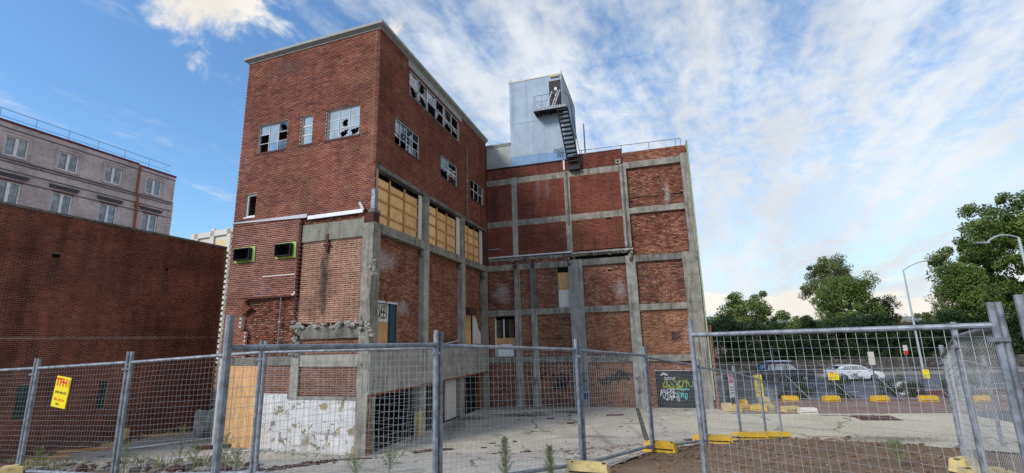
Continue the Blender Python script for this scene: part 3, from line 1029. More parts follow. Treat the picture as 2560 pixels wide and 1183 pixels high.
brick_wall(FA, BLD, .50, 3.62, 4.90, 8.355, 'brick_inf', 'mortar_inf', bond='english', n=-.05, rough=.12, name='infill_panel',
           extra=pick_front, joint=.021, inset=.006)
part(MB(FA).rbox(2.20, 2.32, -.05, .05, 7.85, 8.62, .02), 'steel_bracket', 'rustd')
part(MB(FA).box(2.12, 2.42, .0, .07, 8.1, 8.2), 'steel_bracket', 'rustd')
# bands of concrete and brick below
part(MB(FA).rbox(.50, 3.35, -.30, .03, 4.31, 4.80, .02, .12), 'concrete_band', 'conc_d')
rg = MB(FA)
for i in range(46):
    u = random.uniform(.1, 2.5) if i < 36 else random.uniform(2.5, 3.6)
    rg.blob(FA.p(u, random.uniform(-.05, .10), 4.84 + random.uniform(-.10, .08)), random.uniform(.05, .14), random.uniform(.05, .11), random.uniform(.04, .12), 5, .6, i)
part(rg, 'broken_concrete', 'conc_l', kind='stuff')
rg = MB(FA)
for i in range(40):
    rg.blob(FA.p(random.uniform(3.35, 3.75), random.uniform(-.05, .08), random.uniform(3.7, 5.0)), random.uniform(.05, .15), random.uniform(.05, .1), random.uniform(.05, .14), 5, .6, i + 60)
part(rg, 'broken_concrete', 'conc', kind='stuff')
brick_wall(FA, BLD, .50, 3.40, 3.68, 4.305, 'brick_inf', 'mortar_inf', n=-.07, bond='english', name='brick_strip')
part(MB(FA).rbox(.50, 3.40, -.25, -.01, 3.22, 3.675, .01), 'concrete_band', 'conc_l')
part(MB(FA).rbox(3.45, 7.60, -.25, -.01, 3.28, 3.62, .015), 'concrete_band', 'conc_d')
part(MB(FA).rbox(3.34, 3.74, -.25, .035, 1.99, 3.72, .01), 'concrete_post', 'conc_l')
part(MB(FA).rbox(.28, 3.84, -.25, .02, 1.975, 2.085, .006), 'concrete_sill', 'conc')
brick_wall(FA, BLD, .52, 3.34, 2.09, 3.215, 'brick_inf', 'mortar_inf', n=-.06, bond='english', name='brick_panel', joint=.016)
brick_wall(FA, BLD, 3.74, 5.10, 2.17, 3.275, 'brick_inf', 'mortar_inf', n=-.06, bond='english', name='brick_panel', joint=.016)
# white render peeling off the base
wm, gw = newmat('peeling_white_render')
wp = gw.n('ShaderNodeNewGeometry', 0)
n1 = gw.noise(wp, 2.6, 5.0, 0.6, 0.5)
edge = gw.mr(n1, 0.585, 0.600)
spots = gw.mr(gw.noise(wp, 7.5, 4.0, 0.6), 0.66, 0.675)
peel = gw.math('MAXIMUM', edge, spots)
grime = gw.mr(gw.noise(wp, 1.2, 7.0, 0.7), 0.35, 0.7, 0.80, 1.02)
wcol = gw.mix(1.0, (.59, .585, .585), gw.n('ShaderNodeCombineXYZ', X=grime, Y=grime, Z=grime), 'MULTIPLY')
under = gw.ramp(gw.noise(wp, 3.0, 4.0), [(.4, .17, .14, .10), (.6, .34, .27, .15)])
wfin = worn(gw, gw.mix(peel, wcol, under), [(FA.p(2.75, 0, .42), (.42, .5, .5), (.20, .165, .12), .95), (FA.p(.42, 0, 1.65), (.20, .4, .38), (.26, .21, .11), .95), (FA.p(1.7, 0, .72), (1.5, .5, .10), (.27, .25, .25), .9), (FA.p(4.9, 0, .5), (.5, .5, .8), (.55, .46, .38), .7), (FA.p(2.6, 0, -.1), (4, 1, .35), (.30, .26, .22), .7), (FA.p(.4, 0, .55), (.22, .4, .6), (.26, .22, .13), .8)], wp)
finish(gw, wfin, .85, gw.math('SUBTRACT', gw.math('MULTIPLY', gw.noise(wp, 12.0, 5.0), .25), peel), .7, .02, spec=.2)
part(MB(FA).rbox(.22, 5.40, -.25, -.012, -.05, 1.97, .006), 'rendered_base', wm)
part(MB(FA).rbox(3.85, 5.40, -.25, -.014, 1.97, 2.165, .004), 'rendered_base', wm)
# plywood sheets closing the doorway
for (a, b, c, d) in ((5.42, 6.22, .02, 2.03), (6.225, 7.04, .02, 2.03), (5.42, 7.04, 2.04, 3.27)):
    part(MB(FA).box(a, b, -.035, -.01, c, d), 'plywood_sheet', 'ply')
part(MB(FA).rbox(7.05, 7.69, -.3, 0.0, -.05, 3.6, .012), 'pier', 'offw')
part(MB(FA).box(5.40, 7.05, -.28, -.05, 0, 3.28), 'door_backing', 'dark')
# corner column, knocked about
cc = MB(FA).rbox(.0, .50, -.48, .04, -.02, 8.90, .030, .11, 3.5)
part(cc, 'column', 'conc')
rg = MB(FA)
for i in range(26):
    rg.blob(FA.p(random.uniform(-.10, .45), random.uniform(-.1, .10), 4.55 + random.gauss(0, .22)), *(random.uniform(.05, .13) for _ in range(3)), 5, .7, i + 200)
for i in range(14):
    rg.blob(FA.p(random.uniform(-.12, .06), random.uniform(-.12, .06), 6.95 + random.gauss(0, .16)), *(random.uniform(.06, .15) for _ in range(3)), 5, .7, i + 300)
part(rg, 'broken_concrete', 'conc_l', kind='stuff')
for i in range(7):
    a = FA.p(random.uniform(.0, 1.2), .05, 4.75 + random.uniform(-.1, .1))
    part(MB().tube([a, (a[0] + random.uniform(-.1, .1), a[1] - .15, a[2] - random.uniform(.05, .3))], .009, 5), 'reinforcing_bar', 'rustd')
part(MB(FA).rbox(.02, .46, -.4, .0, 8.90, 9.33, .03), 'broken_pier', M['brick_rough'])
part(MB(FA).rbox(.0, .30, -.4, .02, 9.32, 9.44, .03), 'broken_pier', 'conc_d')
part(MB(FA).rbox(-.02, .16, -.2, .035, 9.46, 10.3, .02), 'steel_cover', 'metal')

# --- courtyard side of the block
bh = [(2.66, 9.02, 15.96, 17.38), (1.42, 3.89, 12.92, 14.26), (6.27, 8.68, 12.95, 14.30), (10.73, 13.15, 12.98, 14.32)]
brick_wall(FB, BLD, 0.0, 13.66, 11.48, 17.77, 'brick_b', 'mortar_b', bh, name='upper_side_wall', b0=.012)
for (a, b, c, d) in bh[1:]:
    part(MB(FB).box(a - .03, b + .03, -.16, .022, c - .07, c - .002), 'sill', 'rustd')
part(MB(FB).box(bh[0][0] - .03, bh[0][1] + .03, -.2, .03, 15.88, 15.955), 'sill', 'conc_d')
part(MB(FB).box(bh[0][0] - .2, bh[0][1] + .2, -.02, .03, 17.39, 17.74), 'soffit_beam', 'coping')
strip = [(2.66, 4.77), (4.77, 6.86), (6.86, 9.02)]
for (a, b), st in zip(strip, ('lD Db', 'lx xs', 'Dx sx')):
    window(FB, BLD, a, b, 15.96, 17.38, 2, 2, st, gm='glassb', fw=.06, bw=.05, label=None)
for (u, z, tilt) in ((3.2, 16.65, .45), (5.3, 16.65, .6), (7.45, 16.65, .35)):      # hopper sashes hanging open
    sb = MB(FB)
    for k in (0, 1):
        sb.tube([FB.p(u - .5 + k * 1.0, -.1, z), FB.p(u - .5 + k * 1.0, -.1 + tilt, z - .62)], .022, 4)
    sb.tube([FB.p(u - .5, -.1 + tilt, z - .62), FB.p(u + .5, -.1 + tilt, z - .62)], .022, 4)
    sh_ = part(sb, 'open_sash', 'frame')
    MB(FB).add([FB.p(u - .48, -.1, z), FB.p(u + .1, -.1 + tilt * .4, z - .25), FB.p(u + .48, -.1 + tilt, z - .6), FB.p(u - .48, -.1 + tilt * .7, z - .42)], [(0, 1, 2, 3)]).build('pane', M['glassb'], sh_)
window(FB, BLD, *bh[1], 4, 3, 'llld lldx xxld', gm='glassb', bw=.03)
window(FB, BLD, *bh[2], 2, 2, 'lD bd', gm='glassb', bw=.05)
window(FB, BLD, *bh[3], 3, 2, 'xxl xxx', gm='glassb', bw=.05)
scrawl(FB, 'RNG', 4.95, 16.80, .85, .42, M['paintw'], BLD, -.118, .05, .1, 4, .15)
scrawl(FB, 'RNG', 2.82, 16.80, .85, .42, M['paintw'], BLD, -.118, .05, .1, 5, .15)
scrawl(FB, 'NEIGE', 7.55, 13.45, .95, .45, M['paintw'], BLD, -.118, .05, .1, 6, .15)
scrawl(FB, 'GC', 1.6, 13.45, 1.3, .7, M['paintk'], BLD, -.118, .04, .1, 6, .3, 2)
sc_ = MB(FB)
for i in range(24):
    sc_.rbox(10.02 + random.uniform(-.04, .02), 10.16 + random.uniform(-.02, .04), -.02, random.uniform(.015, .05), 11.5 + i * .2, 11.62 + i * .2 + random.uniform(0, .1), .01)
part(sc_, 'mortar_scar', 'conc', kind='stuff')
# boarded openings between concrete posts
part(MB(FB).rbox(.05, 13.60, -.35, -.01, 11.28, 11.475, .008), 'head_beam', 'conc_d')
part(MB(FB).rbox(.05, 13.55, -.42, .03, 8.54, 8.93, .022, .18), 'beam', 'conc')
for (a, b) in ((4.43, 4.95), (9.25, 9.73)):
    part(MB(FB).rbox(a, b, -.38, .0, 8.935, 11.275, .012), 'column', 'conc')
for (a, b) in ((4.10, 4.42), (8.80, 9.24), (12.66, 13.10)):
    part(MB(FB).box(a, b, -.20, -.14, 8.95, 11.25), 'white_trim', 'offw')
part(MB(FB).rbox(13.12, 13.62, -.35, -.02, 8.94, 11.27, .03), 'broken_pier', M['brick_rough'])
for bi, (a, b, nb) in enumerate(((.16, 4.08, 3), (4.96, 8.78, 3), (9.74, 12.64, 3))):
    h = empty('hoarding', FB.p((a + b) / 2, -.2, 8.95))
    h.parent = BLD
    h.matrix_parent_inverse = BLD.matrix_basis.inverted()
    wdt = (b - a) / nb
    for k in range(nb):
        for (z0, z1) in ((8.95, 10.05), (10.055, 11.0 - .05 * (k % 2) + .04 * bi)):
            part(MB(FB).box(a + k * wdt + .004, a + (k + 1) * wdt - .004, -.262, -.244, z0, z1), 'plywood_board', 'plyl', h)
    vs_ = [a + wdt - .02, a + 2 * wdt - .02]
    for x in vs_:
        part(MB(FB).box(x - .045, x + .045, -.242, -.17, 9.0 + .08 * (bi == 0), 11.12), 'batten', 'batten', h)
    for z in (9.42, 10.05, 10.62):
        for k in range(3):
            x0, x1 = a + k * wdt + (.03 if k else 0), a + (k + 1) * wdt - (.07 if k < 2 else 0)
            part(MB(FB).box(x0, x1, -.242, -.195, z - .04 - .03 * k * (bi == 1), z + .04 - .03 * k * (bi == 1)), 'batten', 'batten', h)
    part(MB(FB).box(a - .05, b + .05, -1.3, -1.25, 8.95, 11.3), 'room_shade', 'dark', h)  # dark sheet painting the shade of the room behind the boards
# brick bays under the beam
doorh = [(.64, 2.40, 3.5, 5.75)]
brick_wall(FB, BLD, .15, 4.55, 3.74, 8.54, 'brick_rough', 'mortar_r', doorh, n=-.28, rough=.6, joint=.017, name='bay_wall', bond='colonial')
brick_wall(FB, BLD, 4.90, 9.32, 3.74, 8.54, 'brick_rough', 'mortar_r', [], n=-.28, rough=.6, joint=.017, name='bay_wall', bond='colonial')
brick_wall(FB, BLD, 9.66, 13.55, 3.74, 8.54, 'brick_rough', 'mortar_r', [(10.40, 12.15, 3.5, 5.72)], n=-.28, rough=.6, joint=.017, name='bay_wall', bond='colonial')
for (a, b) in ((4.46, 4.98), (9.24, 9.73)):
    part(MB(FB).rbox(a, b, -.42, .015, 2.1, 8.535, .010), 'column', 'conc_l')
    part(MB(FB).rbox(a + .02, b - .02, -.42, -.06, -.02, 2.095, .010), 'column', 'conc_l')
part(MB(FB).rbox(13.10, 13.62, -.40, .02, -.02, 8.535, .012), 'column', 'conc')
for (a, z) in ((13.02, 8.2), (9.2, 8.35), (4.42, 8.35)):
    part(MB(FB).blob(FB.p(a, -.1, z), .12, .12, .2, 5, .5, int(a)), 'broken_haunch', 'conc_d')
# boarded door with a teal jamb
dr = part(MB(FB).box(1.96, 2.38, -.50, -.30, 3.75, 5.72), 'door_jamb', 'teal')
part(MB(FB).box(.66, 1.955, -.42, -.40, 3.75, 4.93), 'plywood_sheet', 'ply')
part(MB(FB).box(.66, 1.955, -.42, -.40, 4.94, 5.70), 'painted_board', 'offw')
part(MB(FB).box(.62, 2.44, -.30, -.24, 5.71, 5.80), 'door_lintel', 'flash')
part(MB(FB).box(2.385, 2.43, -.52, -.262, 3.75, 5.71), 'door_frame', 'maroon')
part(MB(FB).box(.60, 2.40, -.75, -.70, 3.7, 5.8), 'room_shade', 'dark')  # sheet behind the door, room shade painted black
part(MB(FB).rbox(1.45, 1.52, -.26, -.2, 5.75, 6.15, .01), 'steel_bracket', 'rust')
scrawl(FB, 'G5D', .70, 5.08, .50, .40, M['paintk'], BLD, -.396, .028, .15, 3, .3)
scrawl(FB, 'VBB', 1.15, 5.10, .62, .50, M['paintk'], BLD, -.394, .04, .15, 9, .2)
# second boarded door and torn plaster
for (c, d) in ((3.75, 4.72), (4.73, 5.62)):
    part(MB(FB).box(10.55, 11.45, -.36, -.34, c, d), 'plywood_sheet', 'ply')
part(MB(FB).box(10.42, 11.6, -.40, .0, 5.64, 6.02), 'door_lintel', 'rustd')
part(MB(FB).box(10.40, 12.2, -.8, -.75, 3.7, 5.8), 'room_shade', 'dark')  # black sheet stands in for the unlit room here
part(MB(FB).add([FB.p(u, -.255, z) for u, z in ((11.50, 3.8), (13.05, 3.8), (12.9, 4.1), (12.95, 4.5), (12.45, 4.85), (12.3, 5.2), (11.95, 5.5), (11.50, 5.66))], [tuple(range(8))]), 'torn_plaster', 'offw')
# upstand and rusty edge of the ground floor slab
part(MB(FB).rbox(-.02, 13.60, -.35, .035, 2.17, 3.735, .008, .3), 'slab_upstand', 'conc_l')
part(MB(FB).rbox(.0, 13.55, -.1, .05, 2.09, 2.168, .012, .12), 'rusty_angle', 'rust')
rb = MB(FB)
for i in range(46):
    u = random.uniform(7.8, 13.2) if i < 30 else random.uniform(2.4, 8)
    rb.blob(FB.p(u, random.uniform(-.2, -.02), 3.74 + random.uniform(.0, .06)), *(random.uniform(.04, .14) for _ in range(3)), 4, .6, i + 400)
part(rb, 'rubble', 'conc', kind='stuff')
part(MB().tube([FB.p(6.5, -.1, 3.9), FB.p(8.9, -.1, 4.1)], .03, 6), 'bent_pipe', 'flash')
# undercroft
part(MB(FB).rbox(.05, .28, -.25, .02, .0, 2.085, .015), 'rusty_jamb', 'rust')
part(MB(FB).box(7.75, 9.15, -.40, -.34, .02, 2.08), 'white_panel', 'offw')
part(MB(FB).box(12.7, 12.9, -.5, -.2, .0, 2.085), 'rusty_jamb', 'rust')
part(MB(FB).box(9.9, 11.2, -1.6, -1.55, .0, 2.08), 'inner_wall', 'conc')
part(MB(FB).box(11.25, 12.75, -1.65, -1.6, .0, 1.6), 'teal_door', 'teal')
part(MB(FB).box(11.35, 12.6, -1.595, -1.57, .1, .6), 'plywood_sheet', 'ply')
for (u, n) in ((2.4, -3.2), (4.7, -3.2), (9.5, -3.4)):
    part(MB(FB).rbox(u - .2, u + .2, n - .2, n + .2, .0, 2.1, .01), 'inner_column', 'conc')
part(MB(FB).box(1.2, 13.4, -6.2, -6.1, .0, 2.1), 'inner_wall', 'interior')
part(MB(FB).box(.9, 13.5, -6.0, -.12, .014, .03), 'undercroft_floor', plain('shade_toned_concrete', (.035, .034, .033), .9, var=.4, vs_=1.5))  # added slab; the shade of the undercroft is put into its dark colour
part(MB(FB).rbox(13.62, 14.3, -1.2, -.03, 0, 17.6, .004, 1.0), 'corner_pier', M['mortar_b'])
# inside: floors, roof, hidden walls
A0, A1 = FA.p(.02, -.3, 0), FA.p(7.6, -.3, 0)
def blk(z0, z1, name, mat, inset=.30):
    pts = [p2(FA, .35, -inset), p2(FA, 7.6, -inset), (p2(FA, 7.6)[0] + 13.4 * FB.d[0], p2(FA, 7.6)[1] + 13.4 * FB.d[1]), p2(FB, 13.55, -inset - .05)]
    part(MB().prism(pts, z0, z1), name, mat)
blk(17.5, 17.75, 'roof', 'conc_d', .02)
for z in (11.85, 14.6):
    blk(z, z + .15, 'floor_slab', 'interior', .32)
blk(8.6, 8.85, 'floor_slab', 'interior', .50)
blk(2.20, 3.7, 'floor_slab', 'interior', .50)
la = (p2(FA, 7.67)[0], p2(FA, 7.67)[1])
FL = Frame(la[0], la[1], R(73.5), -1)
part(MB(FL).box(.27, 13.5, -.25, -.02, 0, 17.49), 'side_wall', 'mortar_d')
FR = Frame(*p2(FB, 13.62), R(163.5), 1)
part(MB(FR).box(.3, 7.4, -.2, .1, 0, 17.49), 'rear_wall', 'interior')

# ------------------------------------------------------------------ rear wing
cols_u = [(1.85, 2.22), (5.50, 5.87), (9.14, 9.56)]
# parapet
brick_wall(FC, BLD, .02, 6.2, 14.99, 15.74, 'brick_c', 'mortar_c', n=-.01, name='parapet')
brick_wall(FC, BLD, 6.2, 9.36, 14.99, 16.02, 'brick_c', 'mortar_c', n=-.01, name='parapet')
brick_wall(FC, BLD, 9.40, 13.26, 15.05, 15.76, 'brick_rough', 'mortar_r', n=-.06, rough=.5, name='parapet')
part(MB(FC).box(0.0, 6.2, -.25, .06, 15.745, 15.80), 'parapet_flashing', 'black')
part(MB(FC).box(6.2, 9.40, -.25, .03, 16.025, 16.06), 'parapet_flashing', 'metal')
part(MB(FC).rbox(9.40, 13.26, -.2, -.01, 15.0, 15.05, .02), 'mortar_ledge', 'conc_l')
part(MB(FC).box(8.93, 9.25, -.05, .05, 15.04, 15.32).box(9.0, 9.18, .05, .056, 15.1, 15.26), 'gutter_outlet', 'conc_l')
part(MB(FC).box(9.01, 9.17, .052, .058, 15.11, 15.25), 'gutter_hole', 'dark')
# beams and columns of the upper storeys
for (z0, z1) in ((14.56, 14.96), (11.55, 11.96)):
    for (a, b) in ((.03, 1.84), (2.23, 5.49), (5.88, 9.13)):
        part(MB(FC).rbox(a, b, -.30, .012, z0, z1, .006), 'beam', 'conc')
    part(MB(FC).rbox(9.57, 12.87, -.30, .02, z0 + .08, z1 + .04, .008), 'beam', 'conc')
for (a, b) in cols_u:
    part(MB(FC).rbox(a, b, -.30, .022, 9.52, 14.98, .008), 'column', 'conc_l' if a < 2 else 'conc')
part(MB(FC).rbox(12.88, 13.31, -.35, .03, 8.98, 15.2, .008), 'column', 'conc')
part(MB(FC).box(9.30, 9.36, .022, .07, 9.6, 14.9), 'cable_tray', 'conc_d')
part(MB(FC).box(9.20, 9.28, .022, .10, 9.6, 14.6), 'cable_tray', 'conc_l')
part(MB(FC).tube([FC.p(5.68, .06, 14.9), FC.p(5.68, .06, 11.3)], .05, 8), 'downpipe', 'conc_d')
part(MB(FC).box(5.58, 5.64, .022, .08, 11.4, 14.9), 'pipe_chase', 'conc_d')
hole1 = [(6.85, 6.95, 12.6, 12.68)]
for (a, b) in ((.02, 1.85), (2.22, 5.50), (5.87, 9.14)):
    brick_wall(FC, BLD, a, b, 11.96, 14.56, 'brick_c', 'mortar_c', hole1 if a > 5 else [], n=0, name='brick_panel')
    brick_wall(FC, BLD, a, b, 9.54, 11.55, 'brick_c', 'mortar_c', [(6.15, 6.4, 11.36, 11.44), (8.1, 8.4, 11.38, 11.5)] if a > 5 else [], n=0, name='brick_panel')
brick_wall(FC, BLD, 9.57, 12.88, 12.0, 14.66, 'brick_rough', 'mortar_r', [(9.66, 9.85, 12.35, 12.5), (12.7, 12.86, 12.6, 12.8)], n=-.14, rough=.9, name='brick_panel')
brick_wall(FC, BLD, 9.57, 12.88, 8.97, 11.66, 'brick_rough', 'mortar_r', n=-.14, rough=.9, name='brick_panel')
part(MB(FC).box(.0, 13.2, -.38, -.36, 8.0, 15.0), 'inner_leaf', 'dark')  # dark back sheet, interior shade painted behind the upper openings
part(MB(FC).box(9.75, 12.8, -.14, -.118, 12.66, 12.70), 'crack_line', 'dark')
part(MB(FC).box(.05, .95, .0, .08, 10.02, 10.09), 'bent_flashing', 'metal')
# line of the lost roof: white flashing, broken screed, rough ledge
part(MB(FC).box(.12, 5.80, -.05, .13, 9.44, 9.52), 'flashing', 'flash')
part(MB(FC).rbox(5.78, 9.62, -.2, .08, 9.33, 9.45, .02, .15), 'broken_ledge', 'conc_l')
part(MB(FC).add([FC.p(5.9, .12, 9.30), FC.p(9.4, .11, 9.26), FC.p(9.5, .12, 9.29), FC.p(5.9, .14, 9.32), FC.p(5.9, -.1, 9.34), FC.p(9.5, -.1, 9.3)],
                [(0, 1, 2, 3), (3, 2, 5, 4)]), 'torn_roofing', 'black')
part(MB(FC).rbox(.10, 9.5, -.3, .03, 9.20, 9.40, .03, .12), 'broken_screed', 'conc')
brick_wall(FC, BLD, .08, 5.5, 8.96, 9.20, 'brick_rough', 'mortar_r', n=-.01, rough=1.0, name='brick_strip')
rg = MB(FC)
for i in range(46):
    rg.blob(FC.p(random.uniform(.2, 9.5), random.uniform(.0, .1), 9.24 + random.uniform(-.08, .1)), *(random.uniform(.03, .11) for _ in range(3)), 5, .6, i + 500)
for u in (2.0, 5.7, 9.55, 9.45):
    for i in range(5):
        rg.blob(FC.p(u + random.uniform(-.15, .2), random.uniform(.0, .15), 9.0 + random.uniform(-.2, .2)), *(random.uniform(.05, .13) for _ in range(3)), 5, .7, i + 600)
part(rg, 'broken_concrete', 'conc', kind='stuff')
for u in (1.9, 3.1, 5.5, 9.35):
    part(MB(FC).rbox(u, u + .16, -.1, .14, 8.62, 9.15, .03), 'steel_stub', 'rustd')
# lower storeys
LB = [(8.56, 8.95), (5.60, 5.97), (2.63, 3.0)]
lowc = [(1.86, 2.25, 'conc'), (2.96, 3.34, 'conc_d'), (5.50, 6.39, 'conc'), (9.09, 9.70, 'conc_l'), (12.42, 13.28, 'conc')]
bays = [(.02, 1.86), (2.25, 2.96), (3.34, 5.50), (6.39, 9.09), (9.70, 12.42)]
bluest = [(FC.p(6.15, 0, 1.2), (.2, .5, .7), (.12, .22, .34), .4), (FC.p(6.0, 0, 8.0), (.25, .5, .6), (.16, .22, .32), .12)]
M['conc_b'] = concrete_mat('concrete_spray', (.19, .18, .165), (.36, .35, .325), .45, .5, patches=bluest)
for i, (a, b, mt) in enumerate(lowc):
    for (z0, z1) in ((5.985, 8.98), (3.005, 5.98), (-.03, 3.0)):
        sft = .0 if i != 3 else .012 * (z0 > 3)
        part(MB(FC).rbox(a - .015 * (z0 < 1) + sft, b + .02 * (z0 < 1), -.30, .05 + .006 * (z0 < 3), z0, z1, .010), 'column',
             'conc_b' if i == 2 else mt if z0 > 5.5 or i in (3, 4) else 'conc_l')
for (z0, z1) in LB:
    for (a, b) in bays:
        part(MB(FC).rbox(a + .002, b - .002, -.30, .035, z0, z1, .008), 'beam', 'conc' if (z0 < 8 or a < 6) else 'conc_d')
pw = (4.74, 5.50, 6.0, 8.555)
lw_ = (.42, 1.84, 3.02, 5.58)
gd = (10.30, 12.42, -.05, 2.08)
for (z0, z1), bm in zip(((5.98, 8.56), (3.01, 5.60), (-.03, 2.63)), ('brick_rough', 'brick_clow', 'brick_clow')):
    for (a, b) in bays:
        hs = []
        if z0 > 5 and a == 3.34:
            hs = [pw]
        if 3 < z0 < 4 and a == .02:
            hs = [lw_]
        if z0 < 1 and a == 9.70:
            hs = [gd]
        if z0 > 5 and a == 6.39:
            hs = [(7.95, 8.2, 8.1, 8.24), (7.65, 7.75, 8.14, 8.22)]
        brick_wall(FC, BLD, a, b, z0, z1, bm, 'mortar_r', hs, n=-.12, rough=.6, joint=.017, name='brick_panel', bond='colonial', depth=.18)
part(MB(FC).box(.0, 13.2, -.8, -.78, .0, 8.9), 'inner_leaf', 'dark')  # back sheet in near-black, painted shade behind the lower openings
# boarded slot window
part(MB(FC).box(4.70, 4.74, -.2, -.06, 6.0, 8.55), 'window_frame', 'conc_d')
part(MB(FC).box(4.76, 5.49, -.2, -.18, 7.12, 8.22), 'plywood_sheet', 'ply')
part(MB(FC).box(4.76, 5.49, -.2, -.175, 6.0, 7.11), 'white_board', 'offw')
# broken window at the corner with leaves of the yard behind it
lwn = part(MB(FC).box(.43, .50, -.22, -.10, 3.03, 5.4), 'window_frame', 'offw')
part(MB(FC).box(.52, .95, -.25, -.24, 4.2, 5.35), 'pane', M['glassd'], lwn)
part(MB(FC).box(1.05, 1.72, -.25, -.24, 4.2, 5.35), 'pane', M['glassd'], lwn)
part(MB(FC).box(.95, 1.05, -.26, -.22, 4.2, 5.4).box(1.0, 1.02, -.2, -.19, 4.2, 5.4), 'window_bar', 'frame', lwn)
part(MB(FC).box(.51, 1.78, -.20, -.18, 3.6, 4.19), 'plywood_sheet', 'ply', lwn)
rp = []
for k in range(9):
    t = math.pi * k / 8
    rp.append((.58 + 1.1 * (1 - math.cos(t)) / 2, 3.55 + .25 * math.sin(t) ** .5 if 0 < k < 8 else 3.5))
part(MB(FC).add([FC.p(u, -.15, z) for u, z in [(.58, 3.02)] + rp + [(1.68, 3.02)]], [tuple(range(11))]), 'rounded_board', 'white', lwn)
# roller door covered in spray paint
gdr = part(MB(FC).box(10.31, 12.41, -.24, -.20, .0, 2.06), 'roller_door', 'black')
for k in range(17):
    part(MB(FC).box(10.33, 12.40, -.20, -.188, .03 + k * .12, .132 + k * .12), 'door_slat', 'black', gdr)
part(MB(FC).box(10.25, 12.41, -.22, -.05, 2.06, 2.12), 'door_head', 'conc_l', gdr)
def loopy(F, u, z, w, h, mat, parent, n, lw, seed, k=7, name='graffiti'):
    rnd = random.Random(seed)
    b = MB(F)
    for i in range(k):
        cu, cz = u + w * (i + .5) / k, z + h * rnd.uniform(.35, .65)
        ra, rb, t0 = w / k * rnd.uniform(.5, .9), h * rnd.uniform(.25, .5), rnd.uniform(0, 6)
        tw = rnd.uniform(.6, 1.6)
        b.ribbon([(cu + ra * math.cos(t0 + t * .5) , cz + rb * math.sin(tw * (t0 + t * .5))) for t in range(rnd.randint(9, 14))], lw, n)
        n += .002
    return b.build(name, mat, parent)
loopy(FC, 10.72, 1.10, 1.55, .52, M['paintg'], gdr, -.185, .026, 11, 9)
loopy(FC, 10.80, .98, 1.0, .25, M['paintg'], gdr, -.180, .022, 12, 5)
scrawl(FC, 'KIRGE', 10.50, .62, .88, .42, M['paintw'], gdr, -.185, .024, .1, 21, .35, 4)
loopy(FC, 10.66, .42, .55, .20, M['paintw'], gdr, -.183, .02, 14, 4)
loopy(FC, 11.38, .34, .14, .45, M['paintw'], gdr, -.182, .02, 15, 3)
loopy(FC, 11.50, .50, .45, .42, M['paintt'], gdr, -.18, .028, 16, 4)
part(MB(FC).box(11.52, 12.1, -.187, -.184, 1.00, 1.07), 'graffiti', M['paintt'], gdr)
loopy(FC, 10.62, 1.80, .35, .16, M['paintw'], gdr, -.182, .02, 17, 4)
scrawl(FC, 'OURCOUT', 10.75, 1.58, .62, .12, M['paintw'], gdr, -.182, .014, .1, 22, .15)
part(MB(FC).add([FC.p(u, -.18, z) for u, z in ((11.42, .80), (11.55, .80), (11.47, 1.18))], [(0, 1, 2)]), 'graffiti', 'rust', gdr)
part(MB(FC).box(11.20, 11.36, -.187, -.183, .82, .96), 'graffiti', 'paintb', gdr)
# tags on the concrete
scrawl(FC, 'SHUKPATEZ', 6.72, 2.70, 1.85, .25, M['paintk'], BLD, .047, .026, .1, 31, .3)
scrawl(FC, 'BUMS', 11.42, 4.05, .48, .22, M['paintk'], BLD, -.085, .022, .1, 32, .25)
scrawl(FC, 'BONES', 11.40, 3.80, .52, .22, M['paintk'], BLD, -.085, .022, .1, 33, .25)
loopy(FC, 3.03, 1.28, .24, .52, M['paintk'], BLD, .075, .020, 34, 3)
loopy(FC, 9.18, 1.30, .28, .46, M['paintk'], BLD, .078, .022, 35, 3)
loopy(FC, 9.24, .78, .24, .42, M['paintb'], BLD, .078, .018, 36, 3)
loopy(FC, 5.93, 1.72, .36, .34, M['paintb'], BLD, .075, .022, 37, 3)
loopy(FC, 6.02, 1.42, .30, .22, M['paintk'], BLD, .085, .022, 38, 3)
loopy(FC, 5.95, .92, .42, .40, M['paintb'], BLD, .075, .03, 39, 3)
part(MB(FC).rbox(6.02, 6.32, .05, .072, .48, .80, .003), 'graffiti', 'paintb')
loopy(FC, 5.56, 1.1, .2, .7, M['paintb'], BLD, .075, .02, 40, 2)
loopy(FC, 4.15, 1.0, 1.0, .95, M['paintk'], BLD, -.085, .085, 61, 4)
loopy(FC, 4.45, 1.0, .5, .5, M['paintk'], BLD, -.080, .10, 62, 2)
loopy(FC, 7.0, 1.35, .9, .35, M['paintk'], BLD, -.085, .07, 63, 4)
loopy(FC, 7.8, 1.5, 1.1, .6, M['paintk'], BLD, -.080, .10, 64, 5)
loopy(FC, 3.42, 1.6, .2, .3, M['paintk'], BLD, -.085, .04, 65, 2)
# end of the wing: render edge, brick pier
part(MB(FC).rbox(13.32, 13.41, -10, .05, .5, 16.0, .006, .8), 'rendered_edge', plain('pale_green_render', (.27, .31, .20), .85, var=.25))
part(MB(FC).box(13.29, 13.32, -.25, .015, .0, 15.3), 'joint_gap', 'dark')
brick_wall(FC, BLD, 13.33, 13.62, -.03, 4.6, 'brick_clow', 'mortar_r', n=-.10, rough=.4, name='brick_pier')
# roof, back
FCb = Frame(*p2(FC, 0, -9.0), R(-16.85), 1)
part(MB(FCb).box(.1, 13.3, -.2, .0, 0, 15.7), 'rear_wall', 'interior')
part(MB(FC).box(.05, 13.30, -9.0, -.36, 15.45, 15.70), 'roof', 'conc_d')
